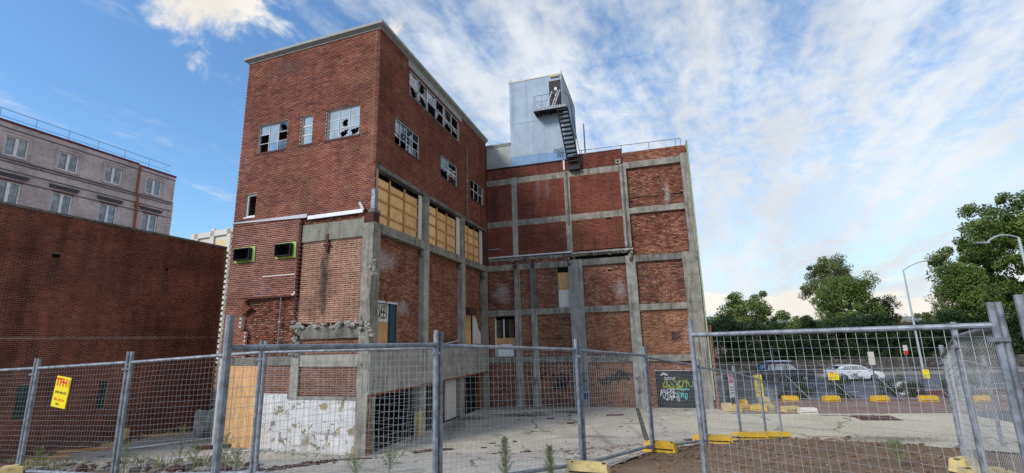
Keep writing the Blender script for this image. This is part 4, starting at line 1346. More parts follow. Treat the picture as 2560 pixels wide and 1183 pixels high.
# roof handrail and mast
rl = MB(FC).tube([FC.p(6.6, -.5, 16.50), FC.p(13.05, -.5, 16.40)], .022, 6)
rl = part(rl, 'roof_handrail', 'metal')
for u in (6.7, 9.35, 11.1, 12.75, 13.05):
    part(MB().tube([FC.p(u, -.5, 15.7), FC.p(u, -.5, 16.47 - (u - 6.6) * .015)], .02, 6), 'handrail_post', 'metal', rl)
part(MB().tube([FC.p(6.95, -.6, 15.7), FC.p(6.95, -.6, 18.45)], .045, 6), 'mast', 'metal')
# low grey box and the blue tower on the roof
def painted_brick(name, colr, dark, band):
    m, gm = newmat(name)
    tc = gm.n('ShaderNodeNewGeometry', 0)
    s_ = gm.n('ShaderNodeSeparateXYZ', 0, Vector=tc).node
    uu = gm.math('ADD', gm.math('MULTIPLY', s_.outputs[0], FC.d[0]), gm.math('MULTIPLY', s_.outputs[1], FC.d[1]))
    nn = gm.math('ADD', gm.math('MULTIPLY', s_.outputs[0], FC.m[0]), gm.math('MULTIPLY', s_.outputs[1], FC.m[1]))
    v = gm.n('ShaderNodeCombineXYZ', X=gm.math('ADD', uu, nn), Y=s_.outputs[2], Z=0.0)
    bt = gm.n('ShaderNodeTexBrick', 1, Vector=v, Scale=1.0, Mortar__Size=.007, Brick__Width=.24, Row__Height=.086, Bias=0.0)
    k = gm.mr(gm.noise(tc, .9, 7.0, .65), .3, .7, .86, 1.10)
    st = gm.mr(gm.noise(gm.vm('MULTIPLY', tc, (2.5, 2.5, .2)), 1.0, 5.0, .6), .5, .78, 1.0, .78)
    ml = gm.mr(bt, 0, 1, 1.0, .87, smooth=False)
    kk = gm.math('MULTIPLY', gm.math('MULTIPLY', k, st), ml)
    c = gm.mix(gm.mr(gm.math('ADD', s_.outputs[2], gm.math('MULTIPLY', gm.noise(tc, 1.3, 3.0), .35)), band + .12, band), colr, dark)
    c = gm.mix(1.0, c, gm.n('ShaderNodeCombineXYZ', X=kk, Y=kk, Z=kk), 'MULTIPLY')
    c = worn(gm, c, [(FC.p(4.6, 0, 17.8), (.22, .6, 1.3), (.42, .43, .40), .5), (FC.p(2.0, 0, 20.6), (.18, .5, .3), (.36, .42, .36), .4)], tc)
    finish(gm, c, .85, bt, -.4, .006, spec=.2)
    return m
M['blue'] = painted_brick('blue_painted_brick', (.36, .425, .50), (.21, .32, .49), 16.62)
M['greyp'] = painted_brick('grey_painted_brick', (.36, .38, .36), (.30, .32, .31), 16.25)
part(MB(FC).box(.05, 1.84, -4.0, -.02, 15.80, 17.52), 'roof_box', 'greyp')
part(MB(FC).box(.02, 1.84, -4.1, .06, 17.52, 17.60).box(.03, 1.84, -.05, .03, 17.42, 17.518), 'roof_box_coping', 'coping')
tw = part(MB(FC).box(1.85, 5.70, -5.2, -.015, 15.80, 22.16), 'tower', 'blue')
part(MB(FC).box(1.82, 5.73, -5.23, .012, 22.16, 22.26), 'tower_roof', 'offw', tw)
part(MB(FC).box(1.86, 2.06, -.2, .03, 22.27, 22.36).box(5.62, 5.72, -.2, .02, 22.27, 22.42), 'roof_lug', 'offw', tw)
part(MB(FC).box(5.70, 5.74, -5.2, -3.7, 19.4, 22.1), 'tower_corner_panel', plain('blue_panel', (.16, .25, .36), .6), tw)
part(MB(FC).box(1.86, 5.69, -.014, -.004, 18.93, 18.965), 'tower_seam', plain('seam_paint', (.30, .36, .44), .8), tw)
td = part(MB(FC).box(4.80, 5.62, -.06, -.005, 19.75, 21.72), 'tower_door', 'black', tw)
part(MB(FC).box(4.76, 4.80, -.05, .02, 19.7, 21.76).box(5.62, 5.66, -.05, .02, 19.7, 21.76).box(4.80, 5.62, -.05, .02, 21.72, 21.76), 'door_frame', 'metal', tw)
part(MB(FC).box(5.15, 5.32, -.004, .008, 21.0, 21.22), 'door_notice', 'white', tw)
part(MB(FC).box(4.90, 5.50, -.01, .10, 22.0, 22.09), 'wall_lamp', 'yellowp', tw)
scrawl(FC, 'MINGE', 4.92, 16.32, .66, .34, M['paintk'], tw, -.008, .024, .15, 51, .25)
scrawl(FC, 'RAGE', 5.10, 16.02, .50, .28, M['paintk'], tw, -.008, .024, .15, 52, .25)
# landing and open stair
NP = .86
pl = part(MB(FC).box(3.83, 6.02, -.01, NP, 19.30, 19.36), 'landing', 'black')
part(MB(FC).box(3.81, 6.04, NP, NP + .03, 19.20, 19.40).box(3.80, 3.83, .0, NP, 19.16, 19.38), 'landing_edge', 'metal', pl)
for u in (4.1, 4.8, 5.5):
    part(MB(FC).box(u, u + .08, -.01, NP - .02, 19.16, 19.295), 'landing_bracket', 'black', pl)
posts = [3.86, 4.4, 4.95, 5.35, 5.98]
for u in posts:
    part(MB().tube([FC.p(u, NP, 19.4), FC.p(u, NP, 20.32)], .018, 6), 'rail_post', 'metal', pl)
part(MB().tube([FC.p(3.86, .1, 20.32), FC.p(3.86, NP, 20.32), FC.p(6.0, NP, 20.32), FC.p(6.0, .3, 20.30)], .022, 6), 'handrail', 'metal', pl)
part(MB().tube([FC.p(3.86, .1, 19.86), FC.p(3.86, NP, 19.86), FC.p(5.35, NP, 19.86)], .016, 6), 'handrail', 'metal', pl)
for (a, b) in ((4.55, 5.0), (4.95, 5.40), (5.1, 5.55)):
    part(MB().tube([FC.p(a, .5, 19.4), FC.p(b, .1, 20.9)], .028, 4), 'loose_rail', 'white', pl)
part(MB(FC).box(4.5, 5.1, .1, .5, 19.37, 19.5), 'step', 'conc_l', pl)
ns, z_t, z_b = 14, 19.22, 15.10
UT, UB, NT_, NB_ = 5.42, 5.92, .80, .16
SW = .70
lerp = lambda a, b, t: a + (b - a) * t
stg = part(MB().tube([FC.p(UT, NT_, z_t), FC.p(UB, NB_, z_b)], .055, 4), 'stringer', 'black', pl)
part(MB().tube([FC.p(UT + SW, NT_, z_t), FC.p(UB + SW, NB_, z_b)], .055, 4), 'stringer', 'black', pl)
for k in range(ns):
    t = (k + .6) / ns
    u, n_, z = lerp(UT, UB, t), lerp(NT_, NB_, t), lerp(z_t, z_b, t)
    part(MB(FC).box(u + .03, u + SW - .03, n_ - .14, n_ + .12, z - .03, z + .03), 'tread', 'black', pl)
part(MB(FC).box(UB - .02, UB + SW + .02, .03, .34, z_b - .18, z_b + .06), 'stair_foot', 'black', pl)
part(MB().tube([FC.p(6.02, NP, 20.30), FC.p(UT + SW + .12, NT_ - .1, z_t + .75), FC.p(UB + SW + .1, NB_, z_b + .7), FC.p(UB + SW + .05, .2, z_b)], .02, 6), 'stair_handrail', 'black', pl)
part(MB(FC).box(5.50, 5.62, .02, .06, 15.05, 15.78), 'white_pipe', 'offw', pl)

# ------------------------------------------------------------------ the dark brick wall on the left
DW = empty('brick_wall', (-18.91, 22, 0), 'tall plain dark red brick wall on the far left, with two green slit windows', 'wall')
dh = [(-2.52, -1.95, 1.5, 2.78), (.42, .78, 1.53, 2.70), (-2.18, -1.84, 7.98, 8.17), (2.72, 2.95, 8.05, 8.2)]


def pick_wall(B, w):
    P = np.stack([FD.o[0] + B[:, 0] * FD.d[0], FD.o[1] + B[:, 0] * FD.d[1], B[:, 2] - EYE], 1)
    dist = np.linalg.norm(P, axis=1)
    vis = (P[:, 0] / P[:, 1] > -1.03) & (B[:, 1] - B[:, 0] > .2) & (B[:, 2] > 2.9) & (B[:, 2] < 7.5)
    dist[~vis] = 1e9
    sel = np.zeros(len(B), bool)
    sel[np.argsort(dist)[:300]] = True
    return single_bricks(FD, B, 0, M['brick_d1'], w, sel)


brick_wall(FD, DW, -8.0, 6.28, -.05, 9.82, 'brick_d', 'mortar_d', dh, name='wall_face', course=.078, length=.235, extra=pick_wall)
part(MB(FD).box(-8.0, 6.28, -.30, .03, 9.825, 9.93), 'wall_coping', 'conc_d', DW)
M['blockg'] = plain('green_block', (.022, .060, .050), .5, var=.5, vs_=3.0)
for (a, b, c, d) in dh[:2]:
    f = part(MB(FD).box(a, b, -.14, -.12, c, d), 'slit_window', plain('green_glass_block', (.02, .05, .042), .7, var=.3), DW)
    nr = 6
    for k in range(nr):
        part(MB(FD).box(a + .02, (a + b) / 2 - .01, -.118, -.10, c + (d - c) * k / nr + .015, c + (d - c) * (k + 1) / nr - .015)
             .box((a + b) / 2 + .01, b - .02, -.118, -.10, c + (d - c) * k / nr + .015, c + (d - c) * (k + 1) / nr - .015), 'glass_block', M['blockg'], f)
for (a, b, c, d) in dh[2:]:
    part(MB(FD).box(a, b, -.16, -.14, c, d), 'vent_hole', 'dark', DW)
te = MB(FD)
for k in range(62):
    te.box(6.20, 6.30 + .11 * (k % 2), -.12, .006, .0 + k * .156, .135 + k * .156)
part(te, 'toothed_edge', mortar_mat('tan_brick', (.30, .19, .11)), DW, kind='stuff')
part(MB(FD).box(-8.0, 6.2, -.001, .0105, 4.60, 4.63), 'string_line', 'mortar_d', DW)
# back wall of the alley
AW = empty('alley_wall', FD.p(6.5, 5, 0), 'narrow tan brick wall closing the alley between dark wall and building', 'wall')
FY = Frame(*p2(FD, 8.6, -1.5), R(-16.85), 1)
brick_wall(FY, AW, 0, 7.7, -.05, 9.45, 'brick_inf', 'mortar_inf', [(1.2, 4.4, 0, 6.2)], name='wall_face')
part(MB(FY).box(1.0, 4.6, -1.2, -1.1, 0, 6.4), 'recess_shade', 'dark', AW)  # dark sheet behind the opening, shade put into its colour

# ------------------------------------------------------------------ grey building behind the wall
GB = empty('grey_building', FE.p(0, 0, 0), 'grey washed brick building with white casement windows above the dark wall', 'building')


def grey_brick(name):
    m, gm = newmat(name)
    tc = gm.n('ShaderNodeNewGeometry', 0)
    s_ = gm.n('ShaderNodeSeparateXYZ', 0, Vector=tc).node
    uu = gm.math('ADD', gm.math('MULTIPLY', s_.outputs[0], FE.d[0]), gm.math('MULTIPLY', s_.outputs[1], FE.d[1]))
    nn = gm.math('ADD', gm.math('MULTIPLY', s_.outputs[0], FE.m[0]), gm.math('MULTIPLY', s_.outputs[1], FE.m[1]))
    v = gm.n('ShaderNodeCombineXYZ', X=gm.math('ADD', uu, nn), Y=s_.outputs[2], Z=0.0)
    b1 = gm.nt.nodes.new('ShaderNodeTexBrick')
    gm.nt.links.new(v, b1.inputs['Vector'])
    for k, x in (('Color1', (.42, .345, .335, 1)), ('Color2', (.56, .48, .48, 1)), ('Mortar', (.52, .46, .46, 1)), ('Scale', 1.0), ('Mortar Size', .008), ('Brick Width', .23), ('Row Height', .076), ('Bias', 0.0)):
        b1.inputs[k].default_value = x
    k = gm.mr(gm.noise(tc, .7, 8.0, .7), .3, .7, .75, 1.2)
    c = gm.mix(1.0, b1.outputs[0], gm.n('ShaderNodeCombineXYZ', X=k, Y=k, Z=k), 'MULTIPLY')
    c = gm.mix(gm.mr(gm.noise(tc, 2.2, 8.0, .75), .55, .75, 0, .5), c, (.52, .50, .53))
    finish(gm, c, .95, b1.outputs[1], -.4, .008, spec=.1)
    return m


M['greyb'] = grey_brick('grey_brick')
M['greys'] = plain('grey_moulding', (.13, .125, .13), .9, var=.3)
wu = [-7.0, -3.82, -.57, 2.84]
gh = [(u, u + 1.36, 17.73, 19.17) for u in wu] + [(u + .02, u + 1.38, 13.6, 15.9) for u in wu]
backing(FE, -11.5, 5.41, 0, 20.05, gh, 0, .3, M['greyb'], 'wall', GB)
part(MB(FE).box(-11.5, 2.0, -.35, .05, 20.05, 20.20).box(2.05, 5.45, -.35, .05, 19.95, 20.10), 'roof_edge', 'maroon', GB)
for z, t in ((17.42, .10), (17.22, .06), (16.62, .05), (15.95, .05), (19.62, .05)):
    part(MB(FE).box(-11.5, 5.44, -.01, t, z, z + .06), 'string_course', 'greys', GB)
for i, (a, b, c, d) in enumerate(gh):
    fr = MB(FE)
    f = .09
    fr.box(a, a + f, -.22, -.10, c, d).box(b - f, b, -.22, -.10, c, d).box(a + f, b - f, -.22, -.10, c, c + f).box(a + f, b - f, -.22, -.10, d - f, d)
    fr.box((a + b) / 2 - .09, (a + b) / 2 + .09, -.22, -.10, c + f, d - f)
    wn = part(fr, 'window', 'white', GB)
    part(MB(FE).box(a + f, (a + b) / 2 - .09, -.18, -.17, c + f, d - f), 'pane', 'glass_e', wn)
    part(MB(FE).box((a + b) / 2 + .09, b - f, -.18, -.17, c + f, d - f), 'pane', 'glass_e', wn)
    part(MB(FE).box(a - .12, b + .12, -.1, .06, c - .12, c - .005), 'sill', 'greyb', GB)
    if i >= 4:
        hd = MB(FE)
        for k in range(4):
            hd.box(a - .22 - .03 * k, b + .22 + .03 * k, -.005, .06 + .03 * k, d + .26 + k * .075, d + .315 + k * .075)
        part(hd, 'window_hood', 'greys', GB)
        part(MB(FE).box(a - .05, b + .05, -.05, .02, d + .005, d + .15), 'red_lintel', 'maroon', GB)
    else:
        part(MB(FE).box(a - .22, a - .16, -.005, .04, c - .2, d + .3).box(b + .16, b + .22, -.005, .04, c - .2, d + .3).box(a - .16, b + .16, -.005, .04, d + .24, d + .3), 'window_surround', 'greyb', GB)
part(MB().tube([FE.p(2.06, .12, 19.95), FE.p(2.06, .12, 17.5), FE.p(2.18, .16, 17.2), FE.p(2.22, .12, 16.4), FE.p(2.3, .12, 12.0)], .085, 8), 'drainpipe', 'orange', GB)
part(MB(FE).box(2.06, 2.40, .02, .24, 16.3, 16.5), 'rain_hopper', 'orange', GB)
qn = MB(FE)
for k in range(18):
    qn.box(5.0 + .12 * (k % 2), 5.47, -.3, .05, 12.6 + k * .26, 12.82 + k * .26)
part(qn, 'quoins', 'greyb', GB, kind='stuff')
rr = part(MB().tube([FE.p(-11.5, -.6, 21.2), FE.p(5.2, -.6, 21.15), FE.p(5.2, -1.6, 21.15)], .022, 5), 'roof_handrail', 'metal', GB)
part(MB().tube([FE.p(-11.5, -.6, 20.65), FE.p(5.2, -.6, 20.6), FE.p(5.2, -2.4, 20.6)], .018, 5), 'roof_handrail', 'metal', GB)
for u in np.arange(-11.5, 5.3, 2.1):
    part(MB().tube([FE.p(u, -.6, 20.1), FE.p(u, -.6, 21.18)], .02, 5), 'handrail_post', 'metal', rr)
for (a, b) in ((-2.5, 1.6),):
    part(MB().tube([FE.p(a, -1.8, 20.9), FE.p(b, -1.8, 20.85), FE.p(b, -3, 20.9)], .02, 5), 'walkway_rail', 'metal', GB)
part(MB(FE).box(-11.5, 5.3, -12, -.35, 19.8, 20.0), 'roof', 'conc_d', GB)
part(MB(FE).box(5.3, 5.41, -12, -.301, 0, 20.0), 'end_wall', 'greyb', GB)

# pale office block far behind
OX, OY = -82, 133
OB = empty('office_block', (OX, OY, 0), 'distant white office block with windows painted lit yellow between wall and building', 'building')
FO = Frame(OX, OY, R(-24), 1)
M['owhite'] = plain('office_white', (.56, .53, .48), .8, var=.05, vs_=.2)
M['ocream'] = plain('office_lit_cream', (.62, .50, .27), .8, var=.05, vs_=.2)  # warm light on windows and plant room put into this yellow
part(MB(FO).box(-14, 40, -30, 0, 0, 36.3), 'wall', 'owhite', OB)
for k, x in enumerate(np.arange(-13, 38, 7.2)):
    part(MB(FO).box(x, x + 1.7, .002, .5, 0, 37.2 + (k % 2) * .5), 'pier', 'owhite', OB)
    w = part(MB(FO).box(x + 2.3, x + 6.6, -.4, .10, 31.4, 34.2), 'window', 'ocream', OB)
    part(MB(FO).box(x + 2.3, x + 6.6, .0, .08, 26.8, 29.8), 'window', 'ocream', OB)
part(MB(FO).box(-14.6, 40, .003, .5, 35.4, 37.0), 'cornice', 'owhite', OB)
part(MB(FO).box(6, 30, -20, -6, 36.3, 40.2), 'plant_room', 'ocream', OB)

# ------------------------------------------------------------------ temporary fencing
def fence_panel(p, q_, zp, zq, label, ext=(.17, .17), r=.026, group='temporary fence panels', hgt=1.68, posts=(1, 1), mesh=True):
    """p, q_: (x, y) of the post feet; zp, zq: height of the top rail at each end"""
    P, Q = Vector((*p, 0)), Vector((*q_, 0))
    L = (Q - P).length
    d = (Q - P) / L
    side = Vector((-d.y, d.x, 0))
    P2, Q2 = P + d * .04, Q - d * .04
    root = empty('temporary_fence', ((p[0] + q_[0]) / 2, (p[1] + q_[1]) / 2, (zp + zq) / 2 - hgt), label, 'fence', group)
    at = lambda t, h: (P2 + (Q2 - P2) * t) + Vector((0, 0, (zp + (zq - zp) * t) - hgt * (1 - h)))
    for t, e in ((0, ext[0]), (1, ext[1])):
        b_, tp = at(t, 0), at(t, 1)
        MB().tube([b_ - Vector((0, 0, .10)), tp + Vector((0, 0, e))], r * 1.12, 10).build('post', M['metal'], root, smooth=False)
    MB().tube([at(0, 1) , at(.5, 1) , at(1, 1)], r, 10).build('top_rail', M['metal'], root)
    MB().tube([at(0, 0), at(1, 0)], r, 10).build('bottom_rail', M['metal'], root)
    # clamp at the second end
    c = at(1, .93)
    MB().box(c.x - .055, c.x + .055, c.y - .036, c.y + .036, c.z, c.z + .03).build('clamp', M['metal'], root)
    wm_ = MB()
    wr = .0017
    sd_ = random.uniform(0, 50)

    def wob(t, h):
        o = mnoise.noise_vector(Vector((t * 3.0 + sd_, h * 2.2, sd_)))
        o2 = mnoise.noise_vector(Vector((t * 11.0 + sd_, h * 8, 3)))
        e = min(1, 6 * min(t, 1 - t), 6 * min(h, 1 - h) + .15)
        return at(t, h) + (d * (o.x * .022 + o2.x * .005) + side * (o.y * .035) + Vector((0, 0, o.z * .016 + o2.z * .004))) * e
    nv, nh = max(4, int(L / .075)), 21
    for i in range(1, nv):
        t = i / nv
        wm_.tube([wob(t, k / 10) for k in range(11)], wr, 3, cap=False)
    for j in range(1, nh):
        h = j / nh
        wm_.tube([wob(k / 14, h) for k in range(15)], wr, 3, cap=False)
    wm_.build('wire_mesh', M['wire'], root, kind='stuff')
    return root


def foot(x, y, ang, label, mat='yellow', L=.62, z=None, group='plastic fence feet', h=.17):
    z0 = tz(x, y) + .01 if z is None else z
    root = empty('fence_block', (x, y, z0), label, 'fence foot', group)
    F_ = Frame(x, y, ang, -1)
    w = .115 if h < .2 else .2
    b = MB(F_)
    prof_ = [(-L / 2, 0), (L / 2, 0), (L / 2 - .03, h), (-L / 2 + .03, h)]
    pts = []
    for s in (-1, 1):
        pts += [F_.p(u, s * (w - (.02 if zz0 else 0)), z0 + zz0) for u, zz0 in prof_]
    b.add(pts, [(0, 1, 2, 3), (4, 5, 6, 7), (0, 1, 5, 4), (1, 2, 6, 5), (2, 3, 7, 6), (3, 0, 4, 7)])
    b.build('block', M[mat], root)
    MB(F_).box(-L / 2 + .1, L / 2 - .1, -.05, .05, z0 + h, z0 + h + .018).build('raised_rib', M[mat], root)
    for s in (-1, 1):
        MB(F_).box(s * L * .36 - .03, s * L * .36 + .03, -.03, .03, z0 + h + .0005, z0 + h + .004).build('post_hole', M['dark'], root)
        MB(F_).box(-L / 2 + .05, L / 2 - .05, s * (w + .001) - .003, s * (w + .001) + .003, z0 + .055, z0 + .075).build('moulded_groove', M['dark'], root)
    return root


G0, G1, G2, G3 = (-10.9, 9.5), (-8.49, 8.73), (-6.2, 7.9), (-3.8, 7.4)
P0, P1, P2_, P3, P4, P5, P6, P7 = (-2.39, 4.0), (-1.0, 6.4), (1.0, 7.82), (2.60, 9.85), (4.45, 12.0), (6.1, 13.9), (7.7, 15.79), (9.3, 17.9)
fence_panel(G0, G1, 3.72, 3.79, 'fence panel at the left edge of the view, cut by the frame')
fence_panel(G1, G2, 3.79, 3.87, 'fence panel carrying the yellow hire sign on the left')
fence_panel(G2, G3, 3.87, 3.98, 'fence panel right of the yellow hire sign, against the dark wall')
fence_panel(G3, P1, 3.98, 4.0, 'fence panel standing behind the thick near rail, before the white peeling wall')
fence_panel(P0, P1, 4.062, 4.03, 'nearest fence panel with thick rail and tall post, centre left', ext=(.27, .19), r=.030)
fence_panel(P1, P2_, 4.02, 3.89, 'fence panel before the sloping courtyard, second from the thick post')
fence_panel(P2_, P3, 3.875, 3.70, 'fence panel with two tall weeds to its left and a yellow foot at its end')
fence_panel(P3, P4, 3.66, 3.33, 'fence panel in front of the sprayed black roller door')
fence_panel(P4, P5, 3.30, 3.03, 'fence panel just right of the concrete end column')
fence_panel(P5, P6, 3.01, 2.64, 'fence panel in front of the orange and yellow sign')
fence_panel(P6, P7, 2.62, 2.05, 'last low panel of the line running down the slope')
FL_, FR_, Q1, Q2, Q3 = (1.95, 5.5), (3.60, 3.60), (5.03, 5.6), (6.65, 7.7), (8.7, 9.2)
fence_panel(FL_, FR_, 4.072, 4.085, 'big near fence panel in front of the parked cars', r=.024)
fence_panel(FR_, Q1, 4.085, 3.97, 'fence panel folding back from the right hand near post')
fence_panel(Q1, Q2, 3.96, 3.65, 'short looking fence panel leading back down the slope on the right')
fence_panel(Q2, Q3, 3.64, 3.38, 'fence panel turning right beyond the leaning posts')
fence_panel((3.68, 3.55), (6.0, 3.9), 4.13, 4.13, 'fence panel leaving the view at the right edge')
# feet under the near line
foot(1.02, 7.5, R(-20), 'yellow fence foot cut by the bottom edge of the view', 'yellowp')
foot(2.75, 9.90, R(-28), 'yellow fence foot nearest the slab edge, right of the tall weeds')
foot(4.60, 12.05, R(-20), 'long yellow fence foot under the post right of the roller door', L=.9)
foot(6.25, 13.75, R(-10), 'yellow fence foot behind the long one on the dirt edge', L=.9)
foot(7.35, 14.6, R(-10), 'yellow fence foot at the tip of the dirt bank', L=.9)
foot(7.9, 15.6, R(-40), 'yellow fence foot under the last low panel')
foot(5.95, 6.6, R(-12), 'pale worn fence foot at the bottom right, nearest one', 'yellowp', .55)
foot(6.2, 7.2, R(20), 'pale worn fence foot half hidden behind the nearest worn one', 'yellowp', .32)
foot(-8.5, 8.6, R(30), 'worn yellow fence foot at the bottom left under the hire sign panel', 'yellowp', .4)
# far fence along the road
fx = [(11.7, 28.2), (13.2, 29.6), (14.9, 30.4), (16.6, 30.6), (18.8, 30.15), (21.3, 29.6), (23.7, 29.1), (26.2, 28.5), (28.7, 27.7), (31.0, 26.9)]
names_ = ['beside the building end, against black cloth', 'with a pink and white sign', 'left of the dark car', 'across the dark four wheel drive',
          'between the two cars', 'across the white car', 'right of the white car', 'beside the lamp post foot', 'near the maroon lane', 'at the far right by the blue mat']
def far_panel(p, q_, label):
    P, Q = Vector((*p, .08)), Vector((*q_, .08))
    root = empty('temporary_fence', ((p[0] + q_[0]) / 2, (p[1] + q_[1]) / 2, 0), label, 'fence', 'fence panels along the road')
    up = Vector((0, 0, 1))
    for E_ in (P, Q):
        MB().tube([E_, E_ + up * 1.95], .028, 6).build('post', M['metal'], root)
    MB().tube([P + up * 1.75, Q + up * 1.75], .026, 6).build('top_rail', M['metal'], root)
    MB().tube([P + up * .05, Q + up * .05], .026, 6).build('bottom_rail', M['metal'], root)
    wm_ = MB()
    n = 20
    for i in range(1, n):
        a = P + (Q - P) * i / n
        wm_.tube([a + up * .05, a + up * 1.75], .0028, 3, cap=False)
    for j in range(1, 14):
        wm_.tube([P + up * (.05 + 1.7 * j / 14), Q + up * (.05 + 1.7 * j / 14)], .0028, 3, cap=False)
    wm_.build('wire_mesh', M['wire'], root, kind='stuff')
    return root
for a, b, nm in zip(fx[:-1], fx[1:], names_):
    fp_ = far_panel(a, b, 'distant roadside fence panel ' + nm)
for k, (x, y) in enumerate(fx):
    foot(x, y - .1, R(-14 + 7 * (k % 3)), 'distant yellow fence foot ' + names_[k], 'yellow' if k not in (0, 2) else 'yellowp', .9 if k > 2 else .6, z=.0, group='distant fence feet', h=.30)
    if k > 2:
        b_ = MB().tube([(x, y, 1.5), (x + .8, y - .9, .12)], .022, 6).build('fence_brace', M['metal'])
        tag(b_, 'slanting steel brace of the roadside fence ' + names_[k], 'brace', 'fence braces')
for (x, y, a, m_, lb) in ((12.4, 27.8, 15, 'yellow', 'yellow fence foot leaning against the black cloth'), (13.1, 27.2, -40, 'yellow', 'bent yellow fence foot lying left of the orange sign'),
                          (13.6, 27.6, 5, 'yellowp', 'pink faded block below the orange sign'), (14.4, 26.6, 10, 'yellowp', 'small stacked yellow block right of the orange sign'), (14.9, 25.9, -10, 'offw', 'cream broken block in front of the stacked yellow one'),
                          (11.5, 26.9, 0, 'yellowp', 'worn yellow block at the foot of the brick pier')):
    foot(x, y, R(a), lb, m_, .85, z=.01, group='scattered fence blocks', h=.26)
cl = MB().add([(11.75, 28.3, .15), (13.2, 29.68, .15), (14.3, 30.2, .15), (14.3, 30.2, 1.8), (13.2, 29.63, 1.72), (11.75, 28.3, 1.85),
               (11.75, 28.36, .15), (13.2, 29.74, .15), (14.3, 30.26, .15), (14.3, 30.26, 1.8), (13.2, 29.69, 1.72), (11.75, 28.36, 1.85)],
              [(0, 1, 4, 5), (1, 2, 3, 4), (6, 7, 10, 11), (7, 8, 9, 10), (5, 4, 10, 11), (4, 3, 9, 10)]).build('shade_cloth', plain('black_shade_cloth', (.012, .014, .02), .9, var=.3))
tag(cl, 'black shade cloth hung on the fence beside the building end', 'shade cloth')

# ------------------------------------------------------------------ signs on the fences
M['signy'] = plain('sign_yellow', (.80, .62, .01), .45, var=.04)
M['signr'] = plain('sign_red', (.62, .03, .02), .45, var=.04)
M['signk'] = plain('sign_black', (.02, .02, .02), .5, var=.04)
M['signp'] = plain('sign_pink', (.62, .06, .20), .5, var=.05)
M['signg'] = plain('sign_green', (.05, .18, .03), .5, var=.05)


def text_mtx(F, u, n, z, vertical=False):
    m_ = Vector((*F.m, 0)).normalized()
    x = Vector((0, 0, 1)).cross(m_)
    y = Vector((0, 0, 1))
    if vertical:
        x, y = y, -x
    mt = Matrix((x, y, m_)).transposed().to_4x4()
    mt.translation = F.p(u, n, z)
    return mt


ang_g = math.atan2(G2[1] - G1[1], G2[0] - G1[0])
FS = Frame(*G1, ang_g, 1)
sg = empty('hire_sign', FS.p(.86, .03, 3.4), 'yellow hire sign with red TFH letters wired to the left fence', 'sign')
su, sz_, sw, shh = .86, 3.40, .39, .50
MB(FS).box(su - sw / 2, su + sw / 2, .020, .030, sz_ - shh / 2, sz_ + shh / 2).build('board', M['signy'], sg)
letters('TFH', .17, M['signr'], sg, text_mtx(FS, su - .035, .031, sz_ + .15), bold=.006)
letters('HIRE', .06, M['signk'], sg, text_mtx(FS, su + .17, .031, sz_ + .15, True))
letters('0418 666 622', .055, M['signk'], sg, text_mtx(FS, su, .031, sz_ - .01), bold=.001)
letters('tfh.com.au', .068, M['signr'], sg, text_mtx(FS, su, .031, sz_ - .12))
letters('HIRE', .05, M['signg'], sg, text_mtx(FS, su - .03, .031, sz_ - .20))
sg.matrix_basis = Matrix.Translation(sg.location) @ Matrix.Rotation(R(-6), 4, Vector((*FS.m, 0)))
for (p, q_, t, z, w_, h_, kind, lb) in ((fx[0], fx[1], .45, 1.15, .62, 1.3, 'pw', 'pink and white sign tied to the black cloth fence'),
                                       (fx[2], fx[3], -.10, .95, .5, 1.3, 'y', 'tall orange and yellow sign on the fence left of the dark car'),
                                       (fx[4], fx[5], .14, 1.42, .58, .42, 'y', 'square yellow sign on the fence in front of the dark car'),
                                       (fx[6], fx[7], .08, 1.5, .32, .5, 'y', 'small yellow notice beside the lamp post')):
    F_ = Frame(*p, math.atan2(q_[1] - p[1], q_[0] - p[0]), 1)
    L = math.hypot(q_[0] - p[0], q_[1] - p[1])
    s = empty('fence_sign', F_.p(t * L, .03, .1), lb, 'sign', 'small fence signs')
    u = t * L
    MB(F_).box(u - w_ / 2, u + w_ / 2, .04, .05, z - h_ / 2, z + h_ / 2).build('board', M['white'] if kind == 'pw' else M['signy'], s)
    MB(F_).box(u - w_ / 2 + .02, u + w_ / 2 - .02, .051, .053, z + h_ * .12, z + h_ / 2 - .02).build('panel', M['signp'] if kind == 'pw' else M['signy'], s)
    letters('TFH', w_ * .42, M['signr'] if kind != 'pw' else M['white'], s, text_mtx(F_, u, .055, z + h_ * .30))
    for k in range(3):
        MB(F_).box(u - w_ * .36, u + w_ * .36, .051, .053, z - h_ * (.08 + .12 * k), z - h_ * (.04 + .12 * k)).build('text_line', M['signk'], s)

# ------------------------------------------------------------------ cars
M['tyre'] = plain('tyre_rubber', (.015, .015, .016), .85, var=.2)
M['rim'] = plain('alloy_rim', (.50, .50, .52), .35, .7, .1)
M['carglass'] = glass_mat('car_glass', .35, (.012, .014, .018))
M['navy'] = plain('navy_paint', (.016, .021, .038), .35, .1, .06, spec=.4, Coat__Weight=.2)
M['wcar'] = plain('white_car_paint', (.72, .73, .74), .3, 0, .03, spec=.5, Coat__Weight=.5)
M['tail'] = plain('red_lamp', (.45, .02, .03), .3, var=.05)
M['lamp'] = plain('clear_lamp', (.7, .7, .68), .2, var=.05)
M['trim'] = plain('black_trim', (.02, .02, .022), .5, var=.1)


def lathe_x(b, c, prof, k=20):
    """profile of (y, r) turned round the y axis"""
    base = len(b.v)
    for (y, r_) in prof:
        for i in range(k):
            t = 2 * math.pi * i / k
            b.v.append((c[0] + r_ * math.cos(t), c[1] + y, c[2] + r_ * math.sin(t)))
    for j in range(len(prof) - 1):
        for i in range(k):
            i2 = (i + 1) % k
            b.f.append((base + j * k + i, base + j * k + i2, base + (j + 1) * k + i2, base + (j + 1) * k + i)); b.mi.append(b.cur)


